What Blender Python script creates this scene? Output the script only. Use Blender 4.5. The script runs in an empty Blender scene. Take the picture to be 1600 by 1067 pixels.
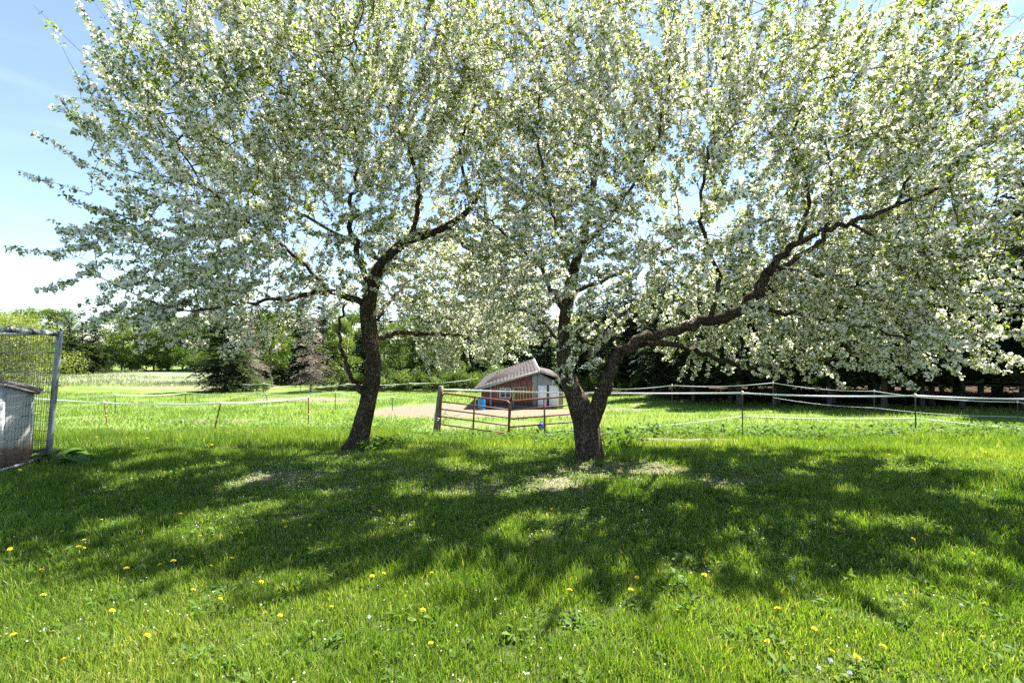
import bpy, math, random
import numpy as np
from mathutils import Vector, Matrix, noise as mnoise

# ------------------------------------------------------------------ camera, sky, sun, exposure
SC = bpy.context.scene
COL = SC.collection
F, CX, CY, CAMH = 780.0, 800.0, 533.5, 1.7        # focal length in photo pixels, image centre, eye height
cam = bpy.data.cameras.new("camera")
cam_o = bpy.data.objects.new("camera", cam); COL.objects.link(cam_o)
cam.sensor_width = 36.0; cam.lens = F / 1600.0 * 36.0
cam.clip_start = 0.05; cam.clip_end = 3000.0
cam_o.location = (0, 0, CAMH); cam_o.rotation_euler = (math.radians(90), 0, 0)
SC.camera = cam_o

TO_SUN = Vector((0.50, 0.42, 1.0)).normalized()
SUN_EL = math.asin(TO_SUN.z); SUN_AZ = math.atan2(TO_SUN.x, TO_SUN.y)
world = bpy.data.worlds.new("World"); SC.world = world; world.use_nodes = True
wn = world.node_tree.nodes; wl = world.node_tree.links
bg = wn["Background"]
sky = wn.new("ShaderNodeTexSky"); sky.sky_type = 'NISHITA'; sky.sun_disc = False
sky.sun_elevation = SUN_EL; sky.sun_rotation = SUN_AZ
sky.air_density = 0.85; sky.dust_density = 0.1; sky.ozone_density = 1.5; sky.altitude = 200
# thin streaks of high cirrus, all round the sky
tc = wn.new("ShaderNodeTexCoord"); mp = wn.new("ShaderNodeMapping"); mp.inputs['Scale'].default_value = (1.0, 1.0, 7.0)
cn = wn.new("ShaderNodeTexNoise"); cn.inputs['Scale'].default_value = 2.2; cn.inputs['Detail'].default_value = 6; cn.inputs['Distortion'].default_value = 0.6
cr = wn.new("ShaderNodeValToRGB"); cr.color_ramp.elements[0].position = 0.52; cr.color_ramp.elements[0].color = (0.12, 0.12, 0.12, 1)
cr.color_ramp.elements[1].position = 0.85; cr.color_ramp.elements[1].color = (0.40, 0.40, 0.40, 1)
cmx = wn.new("ShaderNodeMixRGB"); cmx.inputs['Color2'].default_value = (3.9, 4.6, 5.4, 1)
wl.new(tc.outputs['Generated'], mp.inputs['Vector']); wl.new(mp.outputs['Vector'], cn.inputs['Vector'])
wl.new(cn.outputs['Fac'], cr.inputs['Fac']); wl.new(cr.outputs['Color'], cmx.inputs['Fac'])
wl.new(sky.outputs['Color'], cmx.inputs['Color1']); wl.new(cmx.outputs['Color'], bg.inputs['Color'])
bg.inputs['Strength'].default_value = 0.065

sun = bpy.data.lights.new("sun", 'SUN'); sun.energy = 5.0; sun.angle = math.radians(0.53); sun.color = (1.0, 0.96, 0.88)
sun_o = bpy.data.objects.new("sun", sun); COL.objects.link(sun_o)
sun_o.rotation_euler = TO_SUN.to_track_quat('Z', 'Y').to_euler(); sun_o.location = (10, 20, 40)

vs = SC.view_settings; vs.view_transform = 'Standard'; vs.look = 'None'; vs.exposure = 2.22; vs.gamma = 1.0
vs.use_curve_mapping = False
SC.cycles.max_bounces = 6; SC.cycles.diffuse_bounces = 4; SC.cycles.transmission_bounces = 6; SC.cycles.transparent_max_bounces = 8
SC.cycles.use_denoising = False

RNG = np.random.default_rng(7)
random.seed(7)

# ------------------------------------------------------------------ helpers
def norm(a):
    return a / np.maximum(np.linalg.norm(a, axis=-1, keepdims=True), 1e-9)

def mesh_np(name, v, f, mats, mat_idx=None, tint=None, smooth=False):
    """v (N,3); f (M,k) one polygon size, or a list of such arrays"""
    me = bpy.data.meshes.new(name)
    fl = f if isinstance(f, list) else [f]
    fl = [np.asarray(a, dtype=np.int32) for a in fl if len(a)]
    v = np.asarray(v, dtype=np.float32)
    me.vertices.add(len(v)); me.vertices.foreach_set("co", v.ravel())
    nl = sum(a.size for a in fl); npoly = sum(len(a) for a in fl)
    me.loops.add(nl); me.loops.foreach_set("vertex_index", np.concatenate([a.ravel() for a in fl]))
    me.polygons.add(npoly)
    tot = np.concatenate([np.full(len(a), a.shape[1], dtype=np.int32) for a in fl])
    st = np.concatenate([[0], np.cumsum(tot)[:-1]]).astype(np.int32)
    me.polygons.foreach_set("loop_start", st)
    if smooth: me.polygons.foreach_set("use_smooth", np.ones(npoly, dtype=bool))
    for m in (mats if isinstance(mats, (list, tuple)) else [mats]): me.materials.append(m)
    if mat_idx is not None: me.polygons.foreach_set("material_index", np.asarray(mat_idx, dtype=np.int32))
    if tint is not None:
        at = me.attributes.new("tint", 'FLOAT', 'POINT'); at.data.foreach_set("value", np.asarray(tint, dtype=np.float32))
    me.update(calc_edges=True)
    return me

def link(name, me, parent=None, loc=None, kind=None):
    o = bpy.data.objects.new(name, me); COL.objects.link(o)
    if parent is not None: o.parent = parent
    if loc is not None: o.location = loc
    if kind: o['kind'] = kind
    return o

def tag(o, label, cat, group=None):
    o['label'] = label; o['category'] = cat
    if group: o['group'] = group
    return o

def empty(name, loc, label=None, cat=None, group=None):
    o = bpy.data.objects.new(name, None); COL.objects.link(o); o.location = loc
    o.empty_display_size = 0.1
    if label: tag(o, label, cat, group)
    return o

def copy_tree(o, parent=None):
    c = o.copy(); COL.objects.link(c)
    if parent is not None: c.parent = parent
    for ch in list(o.children): copy_tree(ch, c)
    return c

class MB:
    """collects shapes of one mesh"""
    def __init__(s): s.v = []; s.q = []; s.t = []; s.n = 0
    def add(s, v, q=None, t=None):
        v = np.asarray(v, float)
        if q is not None and len(q): s.q.append(np.asarray(q) + s.n)
        if t is not None and len(t): s.t.append(np.asarray(t) + s.n)
        s.v.append(v); s.n += len(v); return s
    def box(s, lo, hi, taper=0.0, rot=None, c=None):
        x0, y0, z0 = lo; x1, y1, z1 = hi
        v = np.array([[x0, y0, z0], [x1, y0, z0], [x1, y1, z0], [x0, y1, z0], [x0, y0, z1], [x1, y0, z1], [x1, y1, z1], [x0, y1, z1]], float)
        return s.hexa(v)
    def hexa(s, v):
        return s.add(v, [[0, 3, 2, 1], [4, 5, 6, 7], [0, 1, 5, 4], [1, 2, 6, 5], [2, 3, 7, 6], [3, 0, 4, 7]])
    def tube(s, pts, rad, sides=8, bump=None, cap=True):
        v, q = tube_arrays(pts, rad, sides, bump)
        n0 = s.n; s.add(v, q)
        if cap:
            m = len(v); vv = np.array([pts[0], pts[-1]], float); i0 = s.n; s.add(vv)
            a = np.arange(sides); b = (a + 1) % sides
            s.t.append(np.stack([np.full(sides, i0), n0 + b, n0 + a], 1))
            s.t.append(np.stack([np.full(sides, i0 + 1), n0 + m - sides + a, n0 + m - sides + b], 1))
        return s
    def mesh(s, name, mats, smooth=False, tint=None):
        f = []
        if s.q: f.append(np.concatenate(s.q))
        if s.t: f.append(np.concatenate(s.t))
        return mesh_np(name, np.concatenate(s.v), f, mats, smooth=smooth, tint=tint)
    def build(s, name, mats, parent=None, smooth=False, kind=None, loc=None):
        return link(name, s.mesh(name, mats, smooth), parent, loc, kind)

def tube_arrays(pts, rad, sides=8, bump=None):
    P = np.asarray(pts, float); n = len(P); R = np.broadcast_to(np.asarray(rad, float), (n,))
    T = norm(np.gradient(P, axis=0))
    up = np.array([0, 0, 1.0]) if abs(T[0][2]) < 0.9 else np.array([1.0, 0, 0])
    U = np.zeros_like(P); u = up
    for i in range(n):
        u = u - T[i] * np.dot(u, T[i]); nu = np.linalg.norm(u)
        u = u / nu if nu > 1e-6 else np.cross(T[i], [0.3, 0.5, 0.8]); U[i] = u
    Vv = np.cross(T, U)
    a = np.arange(sides) * 2 * math.pi / sides
    k = R[:, None] * np.ones((n, sides))
    if bump is not None: k = k * bump(P, a)
    v = P[:, None] + k[..., None] * (np.cos(a)[None, :, None] * U[:, None] + np.sin(a)[None, :, None] * Vv[:, None])
    i = np.arange(n - 1)[:, None] * sides; j = np.arange(sides)[None]; j2 = (j + 1) % sides
    q = np.stack([i + j, i + j2, i + sides + j2, i + sides + j], -1).reshape(-1, 4)
    return v.reshape(-1, 3), q

def spline(pts, n):
    """Catmull-Rom through rows of pts (any width), n samples per span"""
    P = np.asarray(pts, float); P = np.vstack([2 * P[0] - P[1], P, 2 * P[-1] - P[-2]]); out = []
    for i in range(1, len(P) - 2):
        t = np.linspace(0, 1, n, endpoint=False)[:, None]
        p0, p1, p2, p3 = P[i - 1], P[i], P[i + 1], P[i + 2]
        out.append(0.5 * ((2 * p1) + (-p0 + p2) * t + (2 * p0 - 5 * p1 + 4 * p2 - p3) * t * t + (-p0 + 3 * p1 - 3 * p2 + p3) * t ** 3))
    out.append(P[-2][None]); return np.vstack(out)

def fbm2(x, y, sc, seed=0.0, octv=3):
    """cheap smooth value noise on arrays, about -1..1"""
    r = np.zeros(np.shape(x)); amp = 1.0; tot = 0
    for o in range(octv):
        X = np.asarray(x) * sc + 17.3 * o + seed; Y = np.asarray(y) * sc - 9.1 * o + seed * 1.7
        xi = np.floor(X).astype(np.int64); yi = np.floor(Y).astype(np.int64); fx = X - xi; fy = Y - yi
        fx = fx * fx * (3 - 2 * fx); fy = fy * fy * (3 - 2 * fy)
        def h(a, b):
            q = (a * 374761393 + b * 668265263) & 0x7fffffff
            q = ((q ^ (q >> 13)) * 1274126177) & 0x7fffffff
            return ((q ^ (q >> 16)) & 0xffff) / 32767.5 - 1.0
        n = (h(xi, yi) * (1 - fx) + h(xi + 1, yi) * fx) * (1 - fy) + (h(xi, yi + 1) * (1 - fx) + h(xi + 1, yi + 1) * fx) * fy
        r += n * amp; tot += amp; amp *= 0.5; sc *= 2.03
    return r / tot

# ------------------------------------------------------------------ ground shape
_PD = np.array([-50, 0, 7.0, 8.2, 10, 13, 15, 18, 22, 30, 45, 60, 80, 100, 200, 2000.])
_PZ = np.array([0, 0, -0.02, -0.08, -0.36, -0.83, -1.09, -1.41, -1.74, -2.34, -2.74, -2.99, -3.12, -3.2, -3.3, -3.3])
_fd = np.concatenate([np.arange(-50, 120, 0.1), np.arange(120, 2000, 20.)]); _fz = np.interp(_fd, _PD, _PZ)
_k = np.hanning(25); _k /= _k.sum(); _nn = int(np.sum(_fd < 118))
_fz[12:_nn - 12] = np.convolve(_fz[:_nn], _k, 'valid')
def gz0(y): return np.interp(y, _fd, _fz)
def gz(x, y):
    y = np.asarray(y, float); x = np.asarray(x, float)
    return gz0(y) + 0.05 * fbm2(x, y, 0.28, 3.0, 2) * np.clip((np.hypot(x, y) - 1) / 6, 0, 1)
def gp(px, row):
    """a point of the photo on the ground -> world"""
    lo, hi = 1.5, 190.0
    for _ in range(50):
        m = 0.5 * (lo + hi)
        if CY + F * (CAMH - float(gz0(m))) / m > row: lo = m
        else: hi = m
    d = 0.5 * (lo + hi); x = (px - CX) / F * d
    return np.array([x, d, float(gz(x, d))])
def W(px, row, d): return np.array([(px - CX) / F * d, d, CAMH + (CY - row) / F * d])

# ------------------------------------------------------------------ materials
def new_mat(name):
    m = bpy.data.materials.new(name); m.use_nodes = True
    n = m.node_tree.nodes; n.clear(); out = n.new("ShaderNodeOutputMaterial")
    return m, n, m.node_tree.links, out
def ramp(n, stops):
    r = n.new("ShaderNodeValToRGB"); e = r.color_ramp.elements
    while len(e) < len(stops): e.new(0.5)
    for el, (p, c) in zip(e, stops): el.position = p; el.color = (*c, 1)
    return r

def mat_leaf(name, stops, transl=0.45, tcol=(1.25, 1.2, 0.45), rough=0.45, spec=0.3, nscale=None):
    """thin leaf: reflecting and letting light through; colour from the 'tint' value"""
    m, n, l, out = new_mat(name)
    at = n.new("ShaderNodeAttribute"); at.attribute_name = "tint"
    rp = ramp(n, stops)
    if nscale:
        no = n.new("ShaderNodeTexNoise"); no.inputs['Scale'].default_value = nscale; no.inputs['Detail'].default_value = 3
        ge = n.new("ShaderNodeNewGeometry"); l.new(ge.outputs['Position'], no.inputs['Vector'])
        ad = n.new("ShaderNodeMath"); ad.operation = 'MULTIPLY_ADD'; ad.inputs[1].default_value = 0.9; 
        sb = n.new("ShaderNodeMath"); sb.operation = 'SUBTRACT'; sb.inputs[1].default_value = 0.45
        l.new(no.outputs['Fac'], ad.inputs[0]); l.new(at.outputs['Fac'], ad.inputs[2]); l.new(ad.outputs[0], sb.inputs[0]); l.new(sb.outputs[0], rp.inputs['Fac'])
    else: l.new(at.outputs['Fac'], rp.inputs['Fac'])
    b = n.new("ShaderNodeBsdfPrincipled"); b.inputs['Roughness'].default_value = rough; b.inputs['Specular IOR Level'].default_value = spec
    t = n.new("ShaderNodeBsdfTranslucent"); mu = n.new("ShaderNodeMixRGB"); mu.blend_type = 'MULTIPLY'; mu.inputs['Fac'].default_value = 1; mu.inputs['Color2'].default_value = (*tcol, 1)
    mx = n.new("ShaderNodeMixShader"); mx.inputs['Fac'].default_value = transl
    l.new(rp.outputs['Color'], b.inputs['Base Color']); l.new(rp.outputs['Color'], mu.inputs['Color1']); l.new(mu.outputs['Color'], t.inputs['Color'])
    l.new(b.outputs[0], mx.inputs[1]); l.new(t.outputs[0], mx.inputs[2]); l.new(mx.outputs[0], out.inputs['Surface'])
    return m

def mat_noise(name, c1, c2, scale=6.0, rough=0.8, bump=0.0, bscale=None, stretch=(1, 1, 1), c3=None, spec=0.3, metal=0.0, obj=True):
    m, n, l, out = new_mat(name)
    tcn = n.new("ShaderNodeTexCoord"); mpn = n.new("ShaderNodeMapping"); mpn.inputs['Scale'].default_value = stretch
    l.new(tcn.outputs['Object'], mpn.inputs['Vector'])
    no = n.new("ShaderNodeTexNoise"); no.inputs['Scale'].default_value = scale; no.inputs['Detail'].default_value = 6; no.inputs['Roughness'].default_value = 0.62
    l.new(mpn.outputs[0], no.inputs['Vector'])
    st = [(0.32, c1), (0.68, c2)] if c3 is None else [(0.3, c1), (0.52, c2), (0.72, c3)]
    rp = ramp(n, st); l.new(no.outputs['Fac'], rp.inputs['Fac'])
    b = n.new("ShaderNodeBsdfPrincipled"); b.inputs['Roughness'].default_value = rough; b.inputs['Specular IOR Level'].default_value = spec; b.inputs['Metallic'].default_value = metal
    l.new(rp.outputs['Color'], b.inputs['Base Color']); l.new(b.outputs[0], out.inputs['Surface'])
    if bump:
        n2 = n.new("ShaderNodeTexNoise"); n2.inputs['Scale'].default_value = bscale or scale * 3; n2.inputs['Detail'].default_value = 5
        l.new(mpn.outputs[0], n2.inputs['Vector'])
        bm = n.new("ShaderNodeBump"); bm.inputs['Strength'].default_value = bump; bm.inputs['Distance'].default_value = 0.03
        l.new(n2.outputs['Fac'], bm.inputs['Height']); l.new(bm.outputs[0], b.inputs['Normal'])
    return m

def mat_bark():
    """flaky old apple bark: long plates with dark cracks and patches of grey-green lichen"""
    m, n, l, out = new_mat("apple_bark")
    tcn = n.new("ShaderNodeTexCoord"); mpn = n.new("ShaderNodeMapping"); mpn.inputs['Scale'].default_value = (1, 1, .38); l.new(tcn.outputs['Object'], mpn.inputs['Vector'])
    wn_ = n.new("ShaderNodeTexNoise"); wn_.inputs['Scale'].default_value = 7; l.new(mpn.outputs[0], wn_.inputs['Vector'])
    ad = n.new("ShaderNodeMixRGB"); ad.blend_type = 'ADD'; ad.inputs['Fac'].default_value = .16; l.new(mpn.outputs[0], ad.inputs['Color1']); l.new(wn_.outputs['Color'], ad.inputs['Color2'])
    vo = n.new("ShaderNodeTexVoronoi"); vo.feature = 'DISTANCE_TO_EDGE'; vo.inputs['Scale'].default_value = 34; l.new(ad.outputs[0], vo.inputs['Vector'])
    cr_ = n.new("ShaderNodeMapRange"); cr_.inputs['From Max'].default_value = .16; l.new(vo.outputs['Distance'], cr_.inputs['Value'])
    no = n.new("ShaderNodeTexNoise"); no.inputs['Scale'].default_value = 11; no.inputs['Detail'].default_value = 8; no.inputs['Roughness'].default_value = .7; l.new(mpn.outputs[0], no.inputs['Vector'])
    rp_ = ramp(n, [(.3, (.050, .035, .024)), (.52, (.115, .083, .058)), (.72, (.195, .158, .12))]); l.new(no.outputs['Fac'], rp_.inputs['Fac'])
    dk = n.new("ShaderNodeMixRGB"); dk.inputs['Color1'].default_value = (.032, .023, .016, 1); l.new(cr_.outputs[0], dk.inputs['Fac']); l.new(rp_.outputs[0], dk.inputs['Color2'])
    n3 = n.new("ShaderNodeTexNoise"); n3.inputs['Scale'].default_value = 5; n3.inputs['Detail'].default_value = 9; n3.inputs['Roughness'].default_value = .75; l.new(tcn.outputs['Object'], n3.inputs['Vector'])
    lm = n.new("ShaderNodeMapRange"); lm.inputs['From Min'].default_value = .60; lm.inputs['From Max'].default_value = .68; lm.inputs['To Max'].default_value = .7; l.new(n3.outputs['Fac'], lm.inputs['Value'])
    li = n.new("ShaderNodeMixRGB"); li.inputs['Color2'].default_value = (.20, .20, .14, 1); l.new(lm.outputs[0], li.inputs['Fac']); l.new(dk.outputs[0], li.inputs['Color1'])
    b = n.new("ShaderNodeBsdfPrincipled"); b.inputs['Roughness'].default_value = .95; b.inputs['Specular IOR Level'].default_value = .1; l.new(li.outputs[0], b.inputs['Base Color'])
    hs = n.new("ShaderNodeMath"); hs.operation = 'MULTIPLY_ADD'; hs.inputs[1].default_value = .6; l.new(no.outputs['Fac'], hs.inputs[0]); l.new(cr_.outputs[0], hs.inputs[2])
    bm = n.new("ShaderNodeBump"); bm.inputs['Strength'].default_value = 1.0; bm.inputs['Distance'].default_value = .02; l.new(hs.outputs[0], bm.inputs['Height']); l.new(bm.outputs[0], b.inputs['Normal'])
    l.new(b.outputs[0], out.inputs['Surface']); return m
M_BARK = mat_bark()
M_TWIG = mat_noise("apple_twig_bark", (0.035, 0.025, 0.018), (0.095, 0.07, 0.05), 14, 0.85, 0.4, spec=0.12)
M_LEAF = mat_leaf("apple_leaf", [(0.0, (0.075, 0.12, 0.022)), (0.5, (0.13, 0.19, 0.030)), (1.0, (0.22, 0.27, 0.05))], 0.6, (1.85, 1.7, 0.5))
M_PETAL = mat_leaf("apple_blossom", [(0.0, (0.82, 0.72, 0.68)), (0.3, (0.86, 0.84, 0.79)), (1.0, (0.92, 0.92, 0.86))], 0.58, (1, 0.98, 0.91), 0.6, 0.1)
M_GRASS = mat_leaf("grass_blade", [(0.0, (0.058, 0.115, 0.015)), (0.45, (0.122, 0.21, 0.025)), (0.8, (0.205, 0.29, 0.045)), (1.0, (0.40, 0.37, 0.16))], 0.48, (1.35, 1.35, 0.5), 0.4, 0.45)
M_WEED = mat_leaf("weed_leaf", [(0.0, (0.045, 0.10, 0.018)), (0.6, (0.10, 0.18, 0.03)), (1.0, (0.17, 0.24, 0.06))], 0.42, (1.25, 1.25, 0.45), 0.6, 0.15)
M_PETALS_GROUND = mat_leaf("fallen_petal", [(0.0, (0.62, 0.60, 0.56)), (1.0, (0.8, 0.8, 0.77))], 0.25, (1, 1, 0.95), 0.7, 0.1)
M_SPRUCE = mat_leaf("spruce_needles", [(0.0, (0.018, 0.036, 0.014)), (0.6, (0.04, 0.07, 0.022)), (1.0, (0.085, 0.115, 0.035))], 0.18, (1.2, 1.2, 0.5), 0.6, 0.2)
M_DEADN = mat_leaf("dead_spruce_twigs", [(0.0, (0.10, 0.08, 0.065)), (0.6, (0.20, 0.165, 0.135)), (1.0, (0.29, 0.25, 0.20))], 0.1, (1, 1, 1), 0.9, 0.1)
M_BROAD = mat_leaf("broadleaf_foliage", [(0.0, (0.05, 0.095, 0.018)), (0.5, (0.10, 0.17, 0.028)), (1.0, (0.19, 0.25, 0.05))], 0.42, (1.3, 1.25, 0.45), 0.5, 0.25)
M_WILLOW = mat_leaf("pale_willow_foliage", [(0.0, (0.12, 0.16, 0.04)), (0.5, (0.20, 0.25, 0.06)), (1.0, (0.28, 0.31, 0.09))], 0.45, (1.2, 1.2, 0.5), 0.5, 0.25)
M_STRAW = mat_leaf("dry_stalks", [(0.0, (0.17, 0.22, 0.10)), (0.6, (0.28, 0.30, 0.18)), (1.0, (0.42, 0.38, 0.27))], 0.48, (1, 1, 0.8), 0.8, 0.1)
M_CTRUNK = mat_noise("conifer_bark", (0.05, 0.043, 0.037), (0.15, 0.13, 0.115), 5, 0.95, 0.7, 14, (1, 1, 0.3), spec=0.1)
M_DTRUNK = mat_noise("pale_bark", (0.10, 0.09, 0.078), (0.26, 0.24, 0.215), 5, 0.95, 0.5, 14, (1, 1, 0.4), spec=0.1)

def mat_ground():
    m, n, l, out = new_mat("meadow_ground")
    ge = n.new("ShaderNodeNewGeometry")
    def nz(sc, det=5, ro=0.6):
        t = n.new("ShaderNodeTexNoise"); t.inputs['Scale'].default_value = sc; t.inputs['Detail'].default_value = det; t.inputs['Roughness'].default_value = ro
        l.new(ge.outputs['Position'], t.inputs['Vector']); return t
    a = nz(0.35, 6); b_ = nz(7.0, 6, 0.7); c = nz(40, 4, 0.7)
    g1 = ramp(n, [(0.30, (0.085, 0.15, 0.03)), (0.5, (0.14, 0.21, 0.05)), (0.7, (0.21, 0.24, 0.09))]); l.new(a.outputs['Fac'], g1.inputs['Fac'])
    g2 = ramp(n, [(0.3, (0.45, 0.5, 0.4)), (0.7, (1.45, 1.4, 1.4))]); l.new(b_.outputs['Fac'], g2.inputs['Fac'])
    g3 = ramp(n, [(0.3, (0.55, 0.6, 0.5)), (0.7, (1.35, 1.3, 1.3))]); l.new(c.outputs['Fac'], g3.inputs['Fac'])
    def mul(x, y):
        k = n.new("ShaderNodeMixRGB"); k.blend_type = 'MULTIPLY'; k.inputs['Fac'].default_value = 1; l.new(x, k.inputs['Color1']); l.new(y, k.inputs['Color2']); return k.outputs[0]
    gr = mul(mul(g1.outputs[0], g2.outputs[0]), g3.outputs[0])
    d1 = ramp(n, [(0.3, (0.135, 0.11, 0.08)), (0.7, (0.25, 0.21, 0.155))]); l.new(b_.outputs['Fac'], d1.inputs['Fac'])
    dr = mul(d1.outputs[0], g3.outputs[0])
    def attr(nm):
        at = n.new("ShaderNodeAttribute"); at.attribute_name = nm; return at.outputs['Fac']
    def edge(at, lo, hi):
        s = n.new("ShaderNodeMath"); s.operation = 'MULTIPLY_ADD'; s.inputs[1].default_value = 1.0; l.new(b_.outputs['Fac'], s.inputs[0]); l.new(at, s.inputs[2])
        r = n.new("ShaderNodeMapRange"); r.inputs['From Min'].default_value = lo; r.inputs['From Max'].default_value = hi; l.new(s.outputs[0], r.inputs['Value']); return r.outputs[0]
    def mix(fac, x, y):
        k = n.new("ShaderNodeMixRGB"); l.new(fac, k.inputs['Fac']); l.new(x, k.inputs['Color1']); l.new(y, k.inputs['Color2']); return k.outputs[0]
    soil = n.new("ShaderNodeRGB"); soil.outputs[0].default_value = (0.07, 0.10, 0.025, 1)
    base = mix(attr("lawn"), gr, mul(soil.outputs[0], g2.outputs[0]))
    st = n.new("ShaderNodeRGB"); st.outputs[0].default_value = (0.21, 0.185, 0.115, 1)
    base = mix(edge(attr("thatch"), 0.85, 1.2), base, mul(st.outputs[0], g3.outputs[0]))
    ndl = n.new("ShaderNodeRGB"); ndl.outputs[0].default_value = (0.075, 0.047, 0.03, 1)
    base = mix(edge(attr("needles"), 0.85, 1.2), base, mul(ndl.outputs[0], g3.outputs[0]))
    sg = n.new("ShaderNodeRGB"); sg.outputs[0].default_value = (0.17, 0.21, 0.125, 1)
    base = mix(edge(attr("sedge"), 0.85, 1.2), base, mul(sg.outputs[0], g2.outputs[0]))
    base = mix(edge(attr("dirt"), 0.85, 1.2), base, dr)
    p = n.new("ShaderNodeBsdfPrincipled"); p.inputs['Roughness'].default_value = 0.95; p.inputs['Specular IOR Level'].default_value = 0.1
    l.new(base, p.inputs['Base Color'])
    bm = n.new("ShaderNodeBump"); bm.inputs['Strength'].default_value = 0.8; bm.inputs['Distance'].default_value = 0.06
    sm = n.new("ShaderNodeMath"); sm.operation = 'ADD'; l.new(b_.outputs['Fac'], sm.inputs[0]); l.new(c.outputs['Fac'], sm.inputs[1])
    l.new(sm.outputs[0], bm.inputs['Height']); l.new(bm.outputs[0], p.inputs['Normal']); l.new(p.outputs[0], out.inputs['Surface'])
    return m
M_GROUND = mat_ground()

# masks of what the ground is made of, by place
def blob(x, y, cx, cy, rx, ry, soft=0.35):
    r = np.hypot((x - cx) / rx, (y - cy) / ry); return np.clip((1 - r) / soft + 0.5, 0, 1)
def m_dirt(x, y):
    d = blob(x, y, -3.6, 28.0, 4.6, 5.2) + blob(x, y, 0.5, 26.5, 4.2, 3.4) + blob(x, y, 5.8, 29.0, 2.2, 0.9)
    d += .7 * blob(x, y, -31, 49, 10, 2.6) + 0.8 * blob(x, y, -15, 36, 4, 1.6) + 0.7 * blob(x, y, -13, 21.5, 2.2, 0.7) + 0.5 * blob(x, y, -1.0, 18.5, 2.6, 1.3)
    return np.clip(d, 0, 1)
def m_thatch(x, y):
    d = 0.8 * blob(x, y, -0.6, 6.4, 3.2, 1.0) + 0.8 * blob(x, y, 1.3, 6.75, 0.9, 0.45) + 0.7 * blob(x, y, 2.75, 6.3, 0.8, 0.45) + 0.7 * blob(x, y, -2.9, 7.8, 0.8, 0.3)
    d += 0.5 * blob(x, y, 3.5, 4.4, 0.8, 0.4) + 0.75 * blob(x, y, 2.4, 10.4, 1.4, 0.35)
    return np.clip(d * np.clip(.55 + 1.1 * fbm2(x, y, 1.6, 21., 3), 0, 1), 0, 1)
def m_needles(x, y): return np.clip((y - (33.5 - 0.25 * (x - 10))) / 3, 0, 1) * np.clip((x - 9) / 4, 0, 1) * np.clip((75 - y) / 10, 0, 1)
def m_sedge(x, y): return blob(x, y, -48, 68, 34, 12)
def m_lawn(x, y): return np.clip((15 - y) / 3, 0, 1) * np.clip((16 - np.abs(x)) / 2, 0, 1)

# ------------------------------------------------------------------ ground sheet
def axis_samples(near, far, s0, growth):
    a = [0.0]; st = s0
    while a[-1] < far:
        if a[-1] > near: st *= growth
        a.append(a[-1] + st)
    return np.array(a)
ax = axis_samples(9, 1500, 0.22, 1.06); xs = np.concatenate([-ax[:0:-1], ax])
ay = axis_samples(34, 1800, 0.22, 1.07); yb = axis_samples(4, 400, 0.4, 1.25); ys = np.concatenate([-yb[:0:-1], ay])
XX, YY = np.meshgrid(xs, ys); ZZ = gz(XX, YY)
nx, ny = len(xs), len(ys)
ii = (np.arange(ny - 1)[:, None] * nx + np.arange(nx - 1)[None]).ravel()
g_me = mesh_np("ground", np.stack([XX.ravel(), YY.ravel(), ZZ.ravel()], 1), np.stack([ii, ii + 1, ii + nx + 1, ii + nx], 1), M_GROUND, smooth=True)
for nm, fn in (("dirt", m_dirt), ("thatch", m_thatch), ("needles", m_needles), ("sedge", m_sedge), ("lawn", m_lawn)):
    at = g_me.attributes.new(nm, 'FLOAT', 'POINT'); at.data.foreach_set("value", np.asarray(fn(XX, YY), dtype=np.float32).ravel())
ground = link("ground", g_me); ground['kind'] = 'structure'; ground['label'] = "sloping lawn and grassy horse paddock with bare dirt patches"

# ------------------------------------------------------------------ blossoming apple trees
def in_ell(p, ells):
    ok = np.zeros(len(p), bool)
    for c, r in ells: ok |= (((p - np.array(c)) / np.array(r)) ** 2).sum(1) < 1
    return ok
def sample_ells(ells, n, rng):
    vol = np.array([r[0] * r[1] * r[2] for c, r in ells]) ** 0.85; out = []
    pick = rng.choice(len(ells), size=n, p=vol / vol.sum())
    u = norm(rng.normal(size=(n, 3))) * (rng.random((n, 1)) ** (1 / 2.6))
    C = np.array([c for c, r in ells])[pick]; R = np.array([r for c, r in ells])[pick]
    return C + u * R

def colonise(nodes, parents, att, D, di, dk, rng, iters=120, up=0.06):
    P = [np.array(nodes)]; par = list(parents); allp = np.array(nodes)
    d2 = ((att[:, None, :] - allp[None]) ** 2).sum(2); near = d2.argmin(1); nd = np.sqrt(d2.min(1)); alive = np.ones(len(att), bool)
    nchild = np.zeros(len(allp) + 200000, int)
    for it in range(iters):
        act = np.where(alive & (nd < di))[0]
        if len(act) == 0: break
        idx = near[act]; dirs = norm(att[act] - allp[idx])
        u, inv = np.unique(idx, return_inverse=True)
        acc = np.zeros((len(u), 3)); np.add.at(acc, inv, dirs)
        ok = nchild[u] < 4; u = u[ok]; acc = acc[ok]
        if len(u) == 0: break
        acc = norm(norm(acc) + rng.normal(scale=0.22, size=acc.shape) + np.array([0, 0, up]))
        new = allp[u] + acc * D
        nchild[u] += 1
        base = len(allp); allp = np.vstack([allp, new]); par.extend(u.tolist())
        live = np.where(alive)[0]
        d = np.sqrt(((att[live][:, None] - new[None]) ** 2).sum(2)); k = d.argmin(1); dm = d[np.arange(len(live)), k]
        better = dm < nd[live]; nd[live[better]] = dm[better]; near[live[better]] = base + k[better]
        alive[live[nd[live] < dk]] = False
    return allp, np.array(par)

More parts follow.
